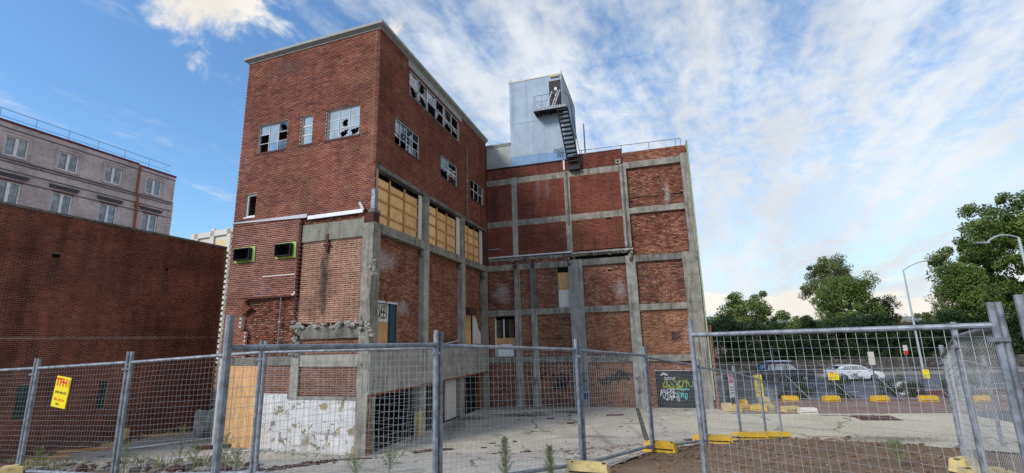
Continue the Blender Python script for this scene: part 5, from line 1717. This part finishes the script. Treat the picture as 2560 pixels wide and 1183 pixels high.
def car(name, x0, y0, z0, L, Wd, lower, cabin, belt, wheels, wr, paint, label, wins, rack=False, yaw=0.0):
    """side outline in metres along +x (front to the right); lower: body outline above the sills"""
    root = empty(name, (0, 0, 0), label, 'car')
    hw = Wd / 2
    arch = []
    out = []
    # underside with the wheel arches, from the front to the back
    for wx in sorted(wheels, reverse=True):
        for k in range(9):
            t = math.pi * k / 8
            arch.append((wx + (wr + .06) * math.cos(t), .24 + (wr + .08) * math.sin(t) * .95))
    out = lower + [(lower[-1][0], .26)] + arch + [(lower[0][0], .26)]
    out = lower[::1]
    poly = [(L - .05, .26)] + arch + [(.05, .26)] + lower
    n = len(poly)
    b = MB()
    sec = [(-hw + .05, .93), (-hw, 1.0), (hw, 1.0), (hw - .05, .93)]
    for s_, (yy, _) in enumerate(((-hw, 0), (hw, 0))):
        for (px, pz) in poly:
            inn = max(0, (pz - .62)) * .10 + (.05 if px < .15 or px > L - .2 else 0)
            b.v.append((px, yy - math.copysign(inn, yy), pz))
    b.f += [tuple(range(n)), tuple(range(n, 2 * n))] + [(i, (i + 1) % n, n + (i + 1) % n, n + i) for i in range(n)]
    b.mi += [0] * (n + 2)
    body = b.build('body', M[paint], root)
    c = MB()
    m_ = len(cabin)
    top = max(z for _, z in cabin)
    for s_ in (-1, 1):
        for (px, pz) in cabin:
            c.v.append((px, s_ * (hw - .07 - (pz - belt) / (top - belt) * .20), pz))
    c.f += [tuple(range(m_)), tuple(range(m_, 2 * m_))] + [(i, (i + 1) % m_, m_ + (i + 1) % m_, m_ + i) for i in range(m_)]
    c.mi += [0] * (m_ + 2)
    c.build('cabin', M[paint], root)
    for s_ in (-1, 1):
        for wpoly in wins:
            g_ = MB()
            g_.add([(px, s_ * (hw - .062 - (pz - belt) / (top - belt) * .20 + .006), pz) for px, pz in wpoly], [tuple(range(len(wpoly)))])
            g_.build('side_window', M['carglass'], root)
    # front and rear screens
    fb, ft = cabin[-1], cabin[-2]
    rb_, rt = cabin[0], cabin[1]
    for (lo, hi, o_, nm) in ((fb, ft, .012, 'windscreen'), (rb_, rt, -.012, 'rear_window')):
        g_ = MB()
        wl, wh = hw - .14, hw - .32
        a0, a1 = .10, .92
        pa = (lerp(lo[0], hi[0], a0) + o_, lerp(lo[1], hi[1], a0) + .01)
        pb = (lerp(lo[0], hi[0], a1) + o_, lerp(lo[1], hi[1], a1) + .01)
        g_.add([(pa[0], -wl, pa[1]), (pa[0], wl, pa[1]), (pb[0], wh, pb[1]), (pb[0], -wh, pb[1])], [(0, 1, 2, 3)])
        g_.build(nm, M['carglass'], root)
    for wx in wheels:
        for s_ in (-1, 1):
            t_ = MB()
            cy = s_ * (hw - .12)
            lathe_x(t_, (wx, cy, wr), [(-.11, wr * .62), (-.11, wr * .93), (-.07, wr), (.07, wr), (.11, wr * .93), (.11, wr * .62)])
            ty = t_.build('wheel', M['tyre'], root)
            rm = MB()
            lathe_x(rm, (wx, cy + s_ * .07, wr), [(0, .0), (s_ * .015, wr * .16), (0, wr * .18)], 12)
            lathe_x(rm, (wx, cy + s_ * .085, wr), [(0, wr * .66), (s_ * .01, wr * .62), (0, wr * .57)])
            for k in range(6):
                t = 2 * math.pi * k / 6 + .2
                rm.tube([(wx, cy + s_ * .08, wr), (wx + math.cos(t) * wr * .6, cy + s_ * .09, wr + math.sin(t) * wr * .6)], [.045, .032], 4)
            rm.build('rim', M['rim'], ty)
            dk = MB()
            lathe_x(dk, (wx, cy + s_ * .03, wr), [(0, 0), (0, wr * .64)])
            dk.build('hub_shadow', M['trim'], ty)
    for s_ in (-1, 1):
        MB().box(-.005, .16, s_ * (hw - .22) - .14, s_ * (hw - .22) + .17, belt - .30, belt - .12).build('tail_lamp', M['tail'], root)
        MB().box(L - .30, L - .06, s_ * (hw - .28) - .14, s_ * (hw - .28) + .13, belt - .36, belt - .22).build('headlight', M['lamp'], root)
        MB().box(lerp(fb[0], ft[0], .05) - .35, lerp(fb[0], ft[0], .05) - .17, s_ * (hw + .04) - .07, s_ * (hw + .04) + .07, belt + .0, belt + .14).build('mirror', M[paint], root)
        for wx in (wheels[0] + .75, wheels[0] + 1.55):
            MB().box(wx, wx + .015, s_ * (hw - .03) - .012, s_ * (hw - .03) + .012, .45, belt - .06).build('door_gap', M['trim'], root)
            MB().box(wx - .32, wx - .12, s_ * (hw - .02) - .012, s_ * (hw - .02) + .014, belt - .16, belt - .12).build('door_handle', M['trim'], root)
        MB().box(wheels[0] + wr + .1, wheels[1] - wr - .1, s_ * (hw - .04) - .02, s_ * (hw - .04) + .03, .24, .34).build('sill_trim', M['trim'] if rack else M[paint], root)
    MB().box(-.04, .12, -hw + .1, hw - .1, .34, .56).build('rear_bumper', M['trim'] if rack else M[paint], root)
    MB().box(L - .1, L + .03, -hw + .1, hw - .1, .30, .52).build('front_bumper', M['trim'], root)
    MB().box(.3, L - .4, -hw + .15, hw - .15, .22, .5).build('underbody', M['trim'], root)
    MB().box(.02, .06, -.25, .25, .58, .68).build('number_plate', M['white'], root)
    if rack:
        for s_ in (-1, 1):
            MB().tube([(1.0, s_ * .62, top + .06), (2.75, s_ * .62, top + .06)], .03, 6).build('roof_rail', M['metal'], root)
        MB().box(.95, 2.85, -.55, .55, top + .09, top + .16).build('roof_load', M['white'], root)
        MB().box(.45, .95, -.2, .2, top - .02, top + .08).build('spare_rack', M['metal'], root)
        MB().add([(1.05, -hw + .02, belt + .04), (1.72, -hw + .02, belt + .04), (1.70, -hw + .09, belt + .34), (1.08, -hw + .09, belt + .34)], [(0, 1, 2, 3)]).build('window_sticker', M['white'], root)
    root.location = (x0, y0, z0)
    root.rotation_euler = (0, 0, yaw)
    return root


car('four_wheel_drive', 23.15, 47.2, -.49, 4.65, 1.88,
    [(.03, .55), (.0, .95), (.10, 1.10), (3.30, 1.16), (4.35, 1.06), (4.62, .92), (4.65, .55)],
    [(.08, 1.10), (.42, 1.74), (.75, 1.80), (2.35, 1.80), (2.62, 1.74), (3.42, 1.15)], 1.10, (.98, 3.68), .38, 'navy',
    'dark blue four wheel drive with a white roof load on the road',
    [[(.38, 1.16), (1.15, 1.16), (1.15, 1.68), (.58, 1.66)], [(1.22, 1.16), (2.12, 1.16), (2.12, 1.70), (1.22, 1.69)], [(2.20, 1.16), (3.15, 1.17), (2.62, 1.66), (2.20, 1.70)]], rack=True, yaw=R(-1.5))
car('hatchback', 29.45, 47.0, -.49, 4.65, 1.80,
    [(.05, .50), (.02, .80), (.20, .98), (3.30, .98), (4.30, .80), (4.60, .62), (4.65, .45)],
    [(.22, .97), (.95, 1.36), (1.50, 1.45), (2.30, 1.46), (2.75, 1.38), (3.55, .97)], .97, (.95, 3.66), .335, 'wcar',
    'white sloping hatchback on the road behind the fence',
    [[(.85, 1.05), (1.65, 1.02), (1.65, 1.36), (1.28, 1.34)], [(1.72, 1.02), (2.42, 1.02), (2.42, 1.38), (1.72, 1.37)], [(2.49, 1.02), (3.25, 1.02), (2.70, 1.33), (2.49, 1.38)]], yaw=R(-2))

# ------------------------------------------------------------------ trees, shrubs, plants
GREEN_D = [(.010, .022, .010), (.018, .038, .014), (.030, .056, .018), (.048, .082, .026)]
GREEN_M = [(.030, .055, .016), (.068, .110, .025), (.12, .17, .036), (.21, .25, .06)]
GREEN_L = [(.065, .085, .032), (.13, .165, .058), (.20, .23, .085), (.29, .30, .13)]
M['leaf_d'] = leaf_mat('leaf_dark', GREEN_D, .12)
M['leaf_m'] = leaf_mat('leaf_mid', GREEN_M, .14)
M['leaf_l'] = leaf_mat('leaf_light', GREEN_L, .4)
M['leaf_o'] = leaf_mat('leaf_rust', [(.10, .04, .012), (.17, .08, .02), (.10, .10, .03)])
M['bark'] = plain('bark', (.085, .065, .05), .95, var=.3)


def leaves(clumps, size, per, mat, seed, flat=1.0, upl=0.0):
    """leaf sized faces scattered round clump centres (x, y, z, r)"""
    r_ = np.random.default_rng(seed)
    per, size = int(per * 3.0), size * .48
    C = np.repeat(np.array(clumps), per, 0)
    k = len(C)
    dirs = r_.normal(0, 1, (k, 3))
    dirs /= np.linalg.norm(dirs, axis=1)[:, None]
    rad = C[:, 3] * r_.random(k) ** .45
    P = C[:, :3] + dirs * rad[:, None] * np.array([1, 1, flat])
    a = r_.normal(0, 1, (k, 3)) + dirs * .6
    a[:, 2] += upl
    a /= np.linalg.norm(a, axis=1)[:, None]
    b = np.cross(a, r_.normal(0, 1, (k, 3)))
    b /= np.linalg.norm(b, axis=1)[:, None] + 1e-9
    s = size * r_.uniform(.6, 1.3, k)[:, None]
    V = np.stack([P - a * s, P + b * s * .5, P + a * s, P - b * s * .5], 1).reshape(-1, 3)
    Q = np.arange(k * 4).reshape(-1, 4)
    ct = np.repeat(r_.random(len(clumps)), per)
    tint = np.clip(.55 * r_.random(k) + .45 * ct + .02, 0, 1)
    return np_mesh('crown', V, Q, mat, tint)


def tree(name, x, y, h, w, label, mat, seed, trunk=.25, clumps=90, per=70, size=.22, base=.2, shape='round', cr=.16, group='trees across the road', flat=.8, z=-.5):
    rnd = random.Random(seed)
    root = empty(name, (x, y, z), label, 'tree', group)
    cl = []
    lobes = [(rnd.uniform(-.55, .55), rnd.uniform(-.5, .5), rnd.uniform(.25, .95), rnd.uniform(.28, .5)) for _ in range(7)]
    i = 0
    while len(cl) < clumps and i < 6000:
        i += 1
        u, v, t = rnd.uniform(-1, 1), rnd.uniform(-1, 1), rnd.random()
        if shape == 'cone':
            lim = (1 - t) ** .75 * .95 + .06
            ok = u * u + v * v < lim * lim and u * u + v * v > (lim * .35) ** 2
        elif shape == 'lobed':
            ok = any((u - a) ** 2 + (v - b) ** 2 + ((t - c) * 1.5) ** 2 < d * d for a, b, c, d in lobes)
        else:
            q_ = u * u + v * v + ((t - .5) * 2) ** 2
            ok = .2 < q_ < 1.0 + .55 * mnoise.noise(Vector((u * 2.3 + seed, v * 2.3, t * 4))) and mnoise.noise(Vector((u * 3.1, v * 3.1 + seed, t * 5))) > -.22
        if ok:
            cl.append((x + u * w / 2, y + v * w / 2, z + h * (base + (1 - base) * t), h * cr * rnd.uniform(.3, 1.0)))
    link('crown', leaves(cl, size, per, M[mat], seed, flat), root)
    tb_ = MB()
    tb_.tube([(x, y, z - .2), (x + .1, y, z + h * .3), (x + rnd.uniform(-.3, .3), y, z + h * .55), (x + rnd.uniform(-.4, .4), y, z + h * .82)], [trunk, trunk * .8, trunk * .5, trunk * .15], 8)
    for k in range(10):
        c = rnd.choice(cl)
        z0_ = z + h * rnd.uniform(.22, .6)
        tb_.tube([(x, y, z0_), ((x + c[0]) / 2, (y + c[1]) / 2, (z0_ + c[2]) / 2 + .2), c[:3]], [trunk * .4, trunk * .25, trunk * .08], 5)
    tb_.build('trunk', M['bark'], root)
    return root


tree('tree', 30.3, 62, 9.6, 9.4, 'rounded dark green tree just right of the building end', 'leaf_m', 1, clumps=150, per=80, size=.26, base=.05, cr=.13)
tree('tree', 51.6, 78, 16.0, 11.5, 'tall airy tree with two lobes and thin gaps, centre right', 'leaf_l', 2, .32, clumps=110, per=70, size=.30, base=.22, shape='lobed', cr=.085)
tree('tree', 48.6, 70, 13.0, 8.0, 'denser green tree in front of the tall airy one', 'leaf_m', 3, .3, clumps=150, per=80, size=.28, base=.1, shape='round', cr=.12)
tree('conifer', 53.0, 70, 9.8, 5.2, 'dark pointed conifer right of the dense green tree', 'leaf_d', 4, .2, clumps=90, per=70, size=.25, base=.08, shape='cone', cr=.12)
tree('conifer', 55.3, 71, 9.8, 5.6, 'second dark conifer with two tips, left of the lamp post', 'leaf_d', 5, .2, clumps=100, per=70, size=.25, base=.08, shape='cone', cr=.12)
tree('tree', 55.5, 64, 7.2, 6.5, 'yellowish green shrubby tree behind the lamp post', 'leaf_l', 6, .18, clumps=100, per=60, size=.24, base=.05, cr=.12)
tree('tree', 51.6, 58, 11.0, 4.6, 'slender thin leaved tree right of the lamp post', 'leaf_l', 7, .16, clumps=70, per=34, size=.22, base=.15, shape='lobed', cr=.08)
tree('tree', 67.0, 60, 21.5, 20.0, 'huge full green tree at the right edge of the view', 'leaf_m', 8, .55, clumps=560, per=90, size=.36, base=.10, shape='round', cr=.075)
tree('tree', 53.6, 56.5, 12.2, 6.6, 'bushy yellow green tree under the huge right hand tree', 'leaf_m', 9, .3, clumps=170, per=80, size=.26, base=.05, shape='lobed', cr=.11)
tree('tree', 37.5, 66, 6.6, 7.5, 'low bushy tree between the round tree and the tall airy one', 'leaf_d', 10, .18, clumps=100, per=70, size=.25, base=.0, cr=.15)
tree('tree', 50.0, 62, 6.0, 2.4, 'small rust leaved tree beside the lamp post', 'leaf_o', 12, .1, clumps=40, per=40, size=.2, base=.2, cr=.2)
# dark hedge bushes behind the stone wall
hx = np.arange(19.5, 78, 4.0)
hw_ = ['behind the building end', 'left of the dark car', 'above the dark car', 'right above the dark car roof', 'between the cars, first', 'between the cars, second', 'above the white car',
       'right of the white car', 'left of the lamp post', 'behind the lamp post foot', 'right of the lamp post', 'under the slender tree', 'under the bushy tree', 'under the huge tree', 'at the far right edge']
for k, x in enumerate(hx):
    y = 56.5 - (x - 19) * .03
    h = 5.2 + .8 * math.sin(k * 1.7)
    root = empty('bush', (x, y, -.4), 'dark dense bush over the stone wall, ' + hw_[min(k, len(hw_) - 1)], 'bush', 'bushes behind the stone wall')
    rnd = random.Random(k + 40)
    cl = [(x + rnd.uniform(-2.5, 2.5), y + rnd.uniform(-1, 1), -.2 + h * rnd.random() ** .8, .75 * rnd.uniform(.6, 1.2)) for _ in range(95)]
    link('foliage', leaves(cl, .24, 55, M['leaf_d'], k + 60), root)
    MB().tube([(x, y, -.5), (x, y, h * .6)], [.15, .06], 6).build('stem', M['bark'], root)
# low weeds on the verge in front of the road
for k, (x, y, s) in enumerate(((16.9, 31.6, .7), (17.9, 31.4, .9), (20.2, 31.2, 1.2), (23.2, 30.9, 1.1), (24.3, 30.8, .8), (26.2, 30.2, 1.1), (27.0, 30.2, 1.0))):
    root = empty('verge_weed', (x, y, 0), 'dark green weed clump on the verge ' + ('left of the dark car wheel', 'under the dark car front', 'between dark and white car', 'under the white car rear', 'under the white car door', 'under the white car front', 'just right of the white car')[k], 'weed', 'weeds on the verge')
    rnd = random.Random(k + 9)
    cl = [(x + rnd.gauss(0, .35) * s, y + rnd.gauss(0, .25), rnd.uniform(0, 1.1) * s, .22) for _ in range(26)]
    link('foliage', leaves(cl, .09, 40, M['leaf_d'], k + 160, 1, .5), root)


M['weedstem'] = plain('weed_stem', (.16, .19, .08), .8)
M['leaf_w'] = leaf_mat('leaf_weed', [(.11, .14, .06), (.19, .22, .10), (.28, .30, .16)], .4)


def weed(x, y, h, label, seed, spread=.16, n=14, mat='leaf_w'):
    """upright seeding weed: stem with side sprays of small pale leaves"""
    rnd = random.Random(seed)
    z = tz(x, y)
    root = empty('weed', (x, y, z), label, 'weed', 'weeds in the yard')
    st = MB()
    st.tube([(x, y, z - .02), (x + .01, y, z + h * .5), (x + rnd.uniform(-.03, .03), y, z + h)], [.008, .006, .002], 5)
    cl = []
    for k in range(n):
        t = .12 + .86 * k / n
        a = k * 2.4 + rnd.random()
        L = spread * (1.15 - t) * rnd.uniform(.6, 1.1) + .02
        e = (x + math.cos(a) * L, y + math.sin(a) * L, z + h * t + L * 1.3)
        st.tube([(x, y, z + h * t), e], [.004, .0015], 4)
        for m_ in range(4):
            f = (m_ + .7) / 4
            cl.append((x + math.cos(a) * L * f, y + math.sin(a) * L * f, z + h * t + L * 1.3 * f, .028))
    st.build('stem', M['weedstem'], root)
    link('leaves', leaves(cl, .014, 9, M[mat], seed, 1, .8), root)


weed(-.18, 7.2, .60, 'tall feathery weed left of the pair before the courtyard', 1, .10, 34)
weed(.45, 7.25, .46, 'shorter feathery weed right of the pair before the courtyard', 2, .09, 28)
for k, (x, y, h, lb) in enumerate(((-6.15, 9.3, .75, 'tall thin weed behind the middle left fence post'), (-5.75, 9.1, .5, 'bushy weed right of the middle left fence post'), (-5.5, 9.6, .55, 'weed on the rubble edge near the concrete'),
                                   (-6.6, 8.6, .45, 'weed at the bottom edge left of the middle left post'), (-4.6, 8.4, .35, 'small weed at the bottom edge before the plywood door'), (-2.4, 7.6, .3, 'small weed at the bottom edge under the white wall'),
                                   (-2.0, 8.0, .28, 'tiny weed by the brick rubble line'), (5.6, 7.6, .35, 'green weed beside the worn fence foot'), (-9.0, 9.6, .4, 'weed in the rubble at the left edge'))):
    weed(x, y, h, lb, k + 20, .2, 14, 'leaf_w' if k % 2 else 'leaf_l')

# dry grass along the rubble on the left
gb = MB()
for i in range(480):
    t = random.random()
    cx, cy = random.choice(((-9.6, 10.2), (-8.9, 9.8), (-6.3, 9.4), (-5.9, 9.9), (-5.4, 9.3), (-7.6, 10.2), (-5.0, 8.7), (-10.3, 10.6)))
    x, y = cx + random.gauss(0, .25), cy + random.gauss(0, .2)
    z, h_ = tz(x, y) - .01, random.uniform(.06, .26)
    a = random.uniform(0, 6.28)
    dx, dy = math.cos(a), math.sin(a)
    w_ = .004
    ln = random.uniform(.02, .1)
    gb.add([(x - dy * w_, y + dx * w_, z), (x + dy * w_, y - dx * w_, z), (x + dx * ln * .4 + dy * w_ * .7, y + dy * ln * .4 - dx * w_ * .7, z + h_ * .7), (x + dx * ln, y + dy * ln, z + h_)], [(0, 1, 2, 3)])
gm2 = gb.build('grass', plain('dry_grass', (.26, .23, .09), .8, var=.5, vs_=3.0), kind='stuff')
tag(gm2, 'dry yellow green grass tufts along the rubble at the bottom left')

# ------------------------------------------------------------------ stone wall, lamps, street signs
def stone_mat(name):
    m, gm = newmat(name)
    pos = gm.n('ShaderNodeNewGeometry', 0)
    v = gm.vm('MULTIPLY', pos, (1, 1, 1.8))
    vc = gm.n('ShaderNodeTexVoronoi', 1, Vector=v, Scale=2.0)
    ve = gm.n('ShaderNodeTexVoronoi', 0, _feature='DISTANCE_TO_EDGE', Vector=v, Scale=2.0)
    t = gm.n('ShaderNodeSeparateColor', 0, Color=vc)
    c = gm.ramp(t, [(.060, .054, .045), (.10, .090, .074), (.145, .128, .105)])
    e = gm.mr(ve, .0, .06)
    c = gm.mix(e, (.03, .027, .023), c)
    finish(gm, c, .95, e, .8, .04)
    return m


sw_ = MB().rbox(10, 82, 54.0, 54.5, -.4, 1.05, .05, 1.2)
tag(sw_.build('stone_wall', stone_mat('rubble_stone')), 'low grey stone wall on the far side of the road', 'wall')
M['lampg'] = plain('lamp_post_grey', (.42, .46, .47), .5, .4, .1)


def street_lamp(x, y, h, arm, label):
    root = empty('street_lamp', (x, y, -.4), label, 'street lamp', 'street lamps')
    MB().tube([(x, y, -.4), (x, y, 2.0), (x, y, h)], [.13, .11, .07], 10).build('post', M['lampg'], root)
    pts = [(x + arm * t, y - .1 * t, h + (.95 * math.sin(t * 1.45) if arm > 0 else .35 * math.sin(t * 2.2) - .55 * t * t)) for t in np.linspace(0, 1, 8)]
    MB().tube(pts, [.05] * 7 + [.04], 8).build('arm', M['lampg'], root)
    e = pts[-1]
    s = 1 if arm > 0 else -1
    MB().add([(e[0] - .1 * s, e[1] - .12, e[2] + .05), (e[0] + .75 * s, e[1] - .15, e[2] + .03), (e[0] + .75 * s, e[1] + .15, e[2] + .03), (e[0] - .1 * s, e[1] + .12, e[2] + .05),
              (e[0] - .1 * s, e[1] - .1, e[2] - .06), (e[0] + .70 * s, e[1] - .13, e[2] - .04), (e[0] + .70 * s, e[1] + .13, e[2] - .04), (e[0] - .1 * s, e[1] + .1, e[2] - .06)],
             [(0, 1, 2, 3), (4, 5, 6, 7), (0, 1, 5, 4), (1, 2, 6, 5), (2, 3, 7, 6), (3, 0, 4, 7)]).build('lamp_head', M['lampg'], root)


street_lamp(43.0, 52.5, 10.45, 2.5, 'tall grey street lamp with curved arm in front of the slender tree')
street_lamp(30.8, 28.6, 9.35, -2.1, 'grey street lamp at the right edge with its arm to the left')
for (x, y, h, pw_, ph, mt, lb) in ((17.8, 45.5, 3.4, .25, .9, 'white', 'thin post with a small white plate left of the dark car'), (26.6, 37.0, 2.5, .45, .95, 'white', 'grey backed street sign in front of the white car boot'),
                                   (34.8, 44.0, 2.7, .38, .8, 'white', 'white and red road sign right of the white car'), (24.0, 46.0, 2.8, .06, .4, 'metal', 'bare thin post above the dark car bonnet')):
    root = empty('street_sign', (x, y, -.5), lb, 'street sign', 'street signs')
    MB().tube([(x, y, -.5), (x, y, h)], .035, 6).build('post', M['metal'], root)
    MB().box(x - pw_ / 2, x + pw_ / 2, y - .06, y - .04, h - ph, h).build('plate', M[mt] if mt != 'white' else M['offw'], root)
    if 'red' in lb:
        MB().box(x - pw_ / 2, x + pw_ / 2, y - .063, y - .061, h - ph, h - ph * .6).build('red_panel', M['signr'], root)
dc = MB().box(27.6, 28.6, 36.0, 36.3, -.49, .35).build('utility_box', M['offw'])
tag(dc, 'small cream box on the road edge right of the white car', 'box')
bl = MB().add([(26.8, 26.3, .05), (30.5, 25.4, .05), (30.6, 26.0, .12), (26.9, 26.9, .12), (26.8, 26.3, .02), (30.5, 25.4, .02)], [(0, 1, 2, 3), (4, 5, 1, 0)]).build('blue_mat', plain('blue_plastic', (.03, .13, .45), .5))
tag(bl, 'blue plastic sheet lying by the far right fence foot', 'sheet')

# ------------------------------------------------------------------ rubble, timber, small litter
rub = MB()
for i in range(800):
    x = random.uniform(-12, -4.6)
    rub.cur = 1 if random.random() < .25 else 0
    y = np.interp(x, [-11, -8, -6, -4.6], [11.2, 10.3, 9.6, 8.5]) + random.gauss(0, .55)
    s = random.uniform(.012, .055) * (2.6 if random.random() < .10 else 1)
    rub.blob((x, y, tz(x, y) + s * .35), s * 1.3, s, s * .7, 3, .5, i)
tag(rub.build('rubble', [M['conc'], M['brick_rough']], kind='stuff'), 'grey stone and concrete rubble at the bottom left')
rub = MB()
for i in range(260):
    t = random.random()
    x, y = -4.3 + 1.2 * t + random.gauss(0, .12), 8.5 + 2.3 * t + random.gauss(0, .12)
    s = random.uniform(.012, .045)
    rub.blob((x, y, tz(x, y) + s * .4), s * 1.5, s, s * .7, 3, .5, i)
tag(rub.build('brick_rubble', M['brick_rough'], kind='stuff'), 'line of crushed red brick across the concrete')
rub = MB()
for i in range(500):
    x, y = random.uniform(1.2, 8.5), random.uniform(6, 15)
    s = abs(random.gauss(0, .007)) + .004
    rub.blob((x, y, tz(x, y) + s * .3), s * 1.3, s, s * .7, 3, .5, i)
for i in range(2600):
    x, y = random.uniform(.8, 9.5), random.uniform(5.6, 15)
    s = abs(random.gauss(0, .016)) + .006
    rub.cur = 1
    rub.blob((x, y, tz(x, y) + s * .2), s * 1.4, s * 1.1, s * .7, 3, .5, i)
tag(rub.build('gravel', [M['footp'], M['dirt']], kind='stuff'), 'small pebbles scattered over the brown dirt')
rub = MB()
for i in range(170):
    u = random.uniform(.3, 6.5)
    p = FA.p(u, abs(random.gauss(0, .25)) + .05, 0)
    s = random.uniform(.015, .06)
    rub.blob((p[0], p[1], tz(p[0], p[1]) + s * .4), s * 1.4, s, s * .7, 3, .5, i)
tag(rub.build('debris', M['conc_l'], kind='stuff'), 'plaster crumbs along the foot of the white peeling wall')
for k, (u, n_, L, a, lb, mt) in enumerate(((-.6, 1.2, 1.7, 20, 'long split branch of timber at the foot of the dark wall', 'batten'), (.4, 1.0, .9, -10, 'short timber offcut at the foot of the dark wall', 'plyl'), (2.6, 1.3, 1.6, 15, 'timber length leaning on the ground near the alley', 'batten'),
                                           (4.0, 1.8, 2.2, 8, 'dark timber plank before the alley', 'rustd'), (-1.9, 1.4, 1.2, 30, 'broken timber near the left green window', 'batten'))):
    p = FD.p(u, n_, 0)
    z = tz(p[0], p[1])
    F_ = Frame(p[0], p[1], R(a), -1)
    b = MB(F_).rbox(-L / 2, L / 2, -.06, .06, z + .02, z + .12, .03, .2)
    tag(b.build('timber', M[mt]), lb, 'timber', 'loose timber')
p = FD.p(1.15, .95, 0)
tag(MB().rbox(p[0] - .1, p[0] + .1, p[1] - .1, p[1] + .1, .0, .62, .02).build('timber_stump', M['plyl']), 'upright cut timber block at the foot of the dark wall', 'timber')
hp_ = MB()
for i in range(90):
    q_ = FD.p(random.uniform(-5, 4.5), abs(random.gauss(0, .45)) + .15, 0)
    s = random.uniform(.04, .16)
    hp_.blob((q_[0], q_[1], s * .5), s * 1.3, s, s * .8, 4, .5, i)
tag(hp_.build('rubble_heap', M['dirt'], kind='stuff'), 'low heap of earth and rubble along the dark wall')
bo = MB().blob((-14.2, 23.4, .4), .6, .6, .85, 14, .8, 3)
tag(bo.build('boulder', M['conc_l']), 'large mossy boulder in the alley beside the building', 'boulder')
tag(MB().tube([(-13.2, 18.2, tz(-13.2, 18.2) + .05), (-9.4, 20.6, .08)], .035, 6).build('pale_pipe', M['flash']), 'long pale pipe lying on the concrete left of the building', 'pipe')
tag(MB().tube([(-16.5, 20.8, .07), (-12.6, 23.6, .1)], .035, 6).build('pale_pipe', M['flash']), 'pale pipe lying farther back near the dark wall', 'pipe')
tag(MB(Frame(-12.2, 21.0, R(20), -1)).rbox(-.9, .9, -.12, .12, .02, .14, .03).build('timber', M['rustd']), 'dark beam lying on the concrete before the alley', 'timber')
lit = MB()
for i in range(120):
    x, y = random.uniform(-5, 9), random.uniform(12, 28.5)
    z = tz(x, y) + .014
    s = abs(random.gauss(0, .03)) + .012
    lit.cur = random.choice((0, 0, 1, 2))
    lit.blob((x, y, z + s * .2), s * random.uniform(1, 3), s, s * .4, 3, .6, i)
tag(lit.build('litter', [M['conc'], M['rustd'], M['brick_rough']], kind='stuff'), 'scattered crumbs and scraps over the courtyard concrete')
for (x, y, a, L, lb) in ((3.3, 28.0, -12, .75, 'dark stick lying on the courtyard near the wide column'), (5.2, 26.7, 5, .9, 'dark flat scrap lying in the middle of the courtyard'), (2.7, 24.6, 10, .5, 'small dark scrap left of the courtyard middle'), (-3.2, 19.4, 16, 1.5, 'long metal strip lying before the dark undercroft')):
    F_ = Frame(x, y, R(a), -1)
    z = tz(x, y) + .014
    tag(MB(F_).rbox(-L / 2, L / 2, -.07, .07, z, z + .06, .02, .1).build('scrap', M['rustd']), lb, 'scrap', 'scraps on the courtyard')
pl_ = MB().add([(16.3, 24.8, .026), (18.0, 24.5, .026), (17.6, 23.1, .026), (15.9, 23.4, .026), (16.3, 24.8, .03), (18.0, 24.5, .03), (17.6, 23.1, .03), (15.9, 23.4, .03)],
               [(4, 5, 6, 7), (0, 1, 5, 4), (1, 2, 6, 5), (2, 3, 7, 6), (3, 0, 4, 7)]).build('steel_plate', M['rustd'])
tag(pl_, 'brown steel plate set in the beige concrete pad', 'plate')
dn = MB()
for k in range(20):
    t0, t1 = k / 20, (k + 1) / 20
    for (x0, y0, x1, y1) in ((7.0 - 2.4 * t0, 29.2 - 11.5 * t0, 7.0 - 2.4 * t1, 29.2 - 11.5 * t1),):
        w_ = .10
        dn.add([(x0 - w_, y0, tz(x0, y0) + .017), (x0 + w_, y0, tz(x0, y0) + .017), (x1 + w_, y1, tz(x1, y1) + .017), (x1 - w_, y1, tz(x1, y1) + .017)], [(0, 1, 2, 3)])
dn.build('drain_channel', plain('mossy_drain', (.055, .055, .03), .95, var=.5, vs_=5.0), kind='structure')['label'] = 'dark mossy drain line across the courtyard'
bo_ = empty('bollard', FB.p(3.95, .1, 0), 'worn yellow concrete bollard at the mouth of the undercroft', 'bollard')
part(MB(FB).rbox(3.80, 4.06, -.05, .20, .0, 1.05, .012), 'post', 'yellowp', bo_)
part(MB(FB).rbox(3.81, 4.05, -.04, .19, 1.051, 1.20, .012), 'top', 'conc_l', bo_)
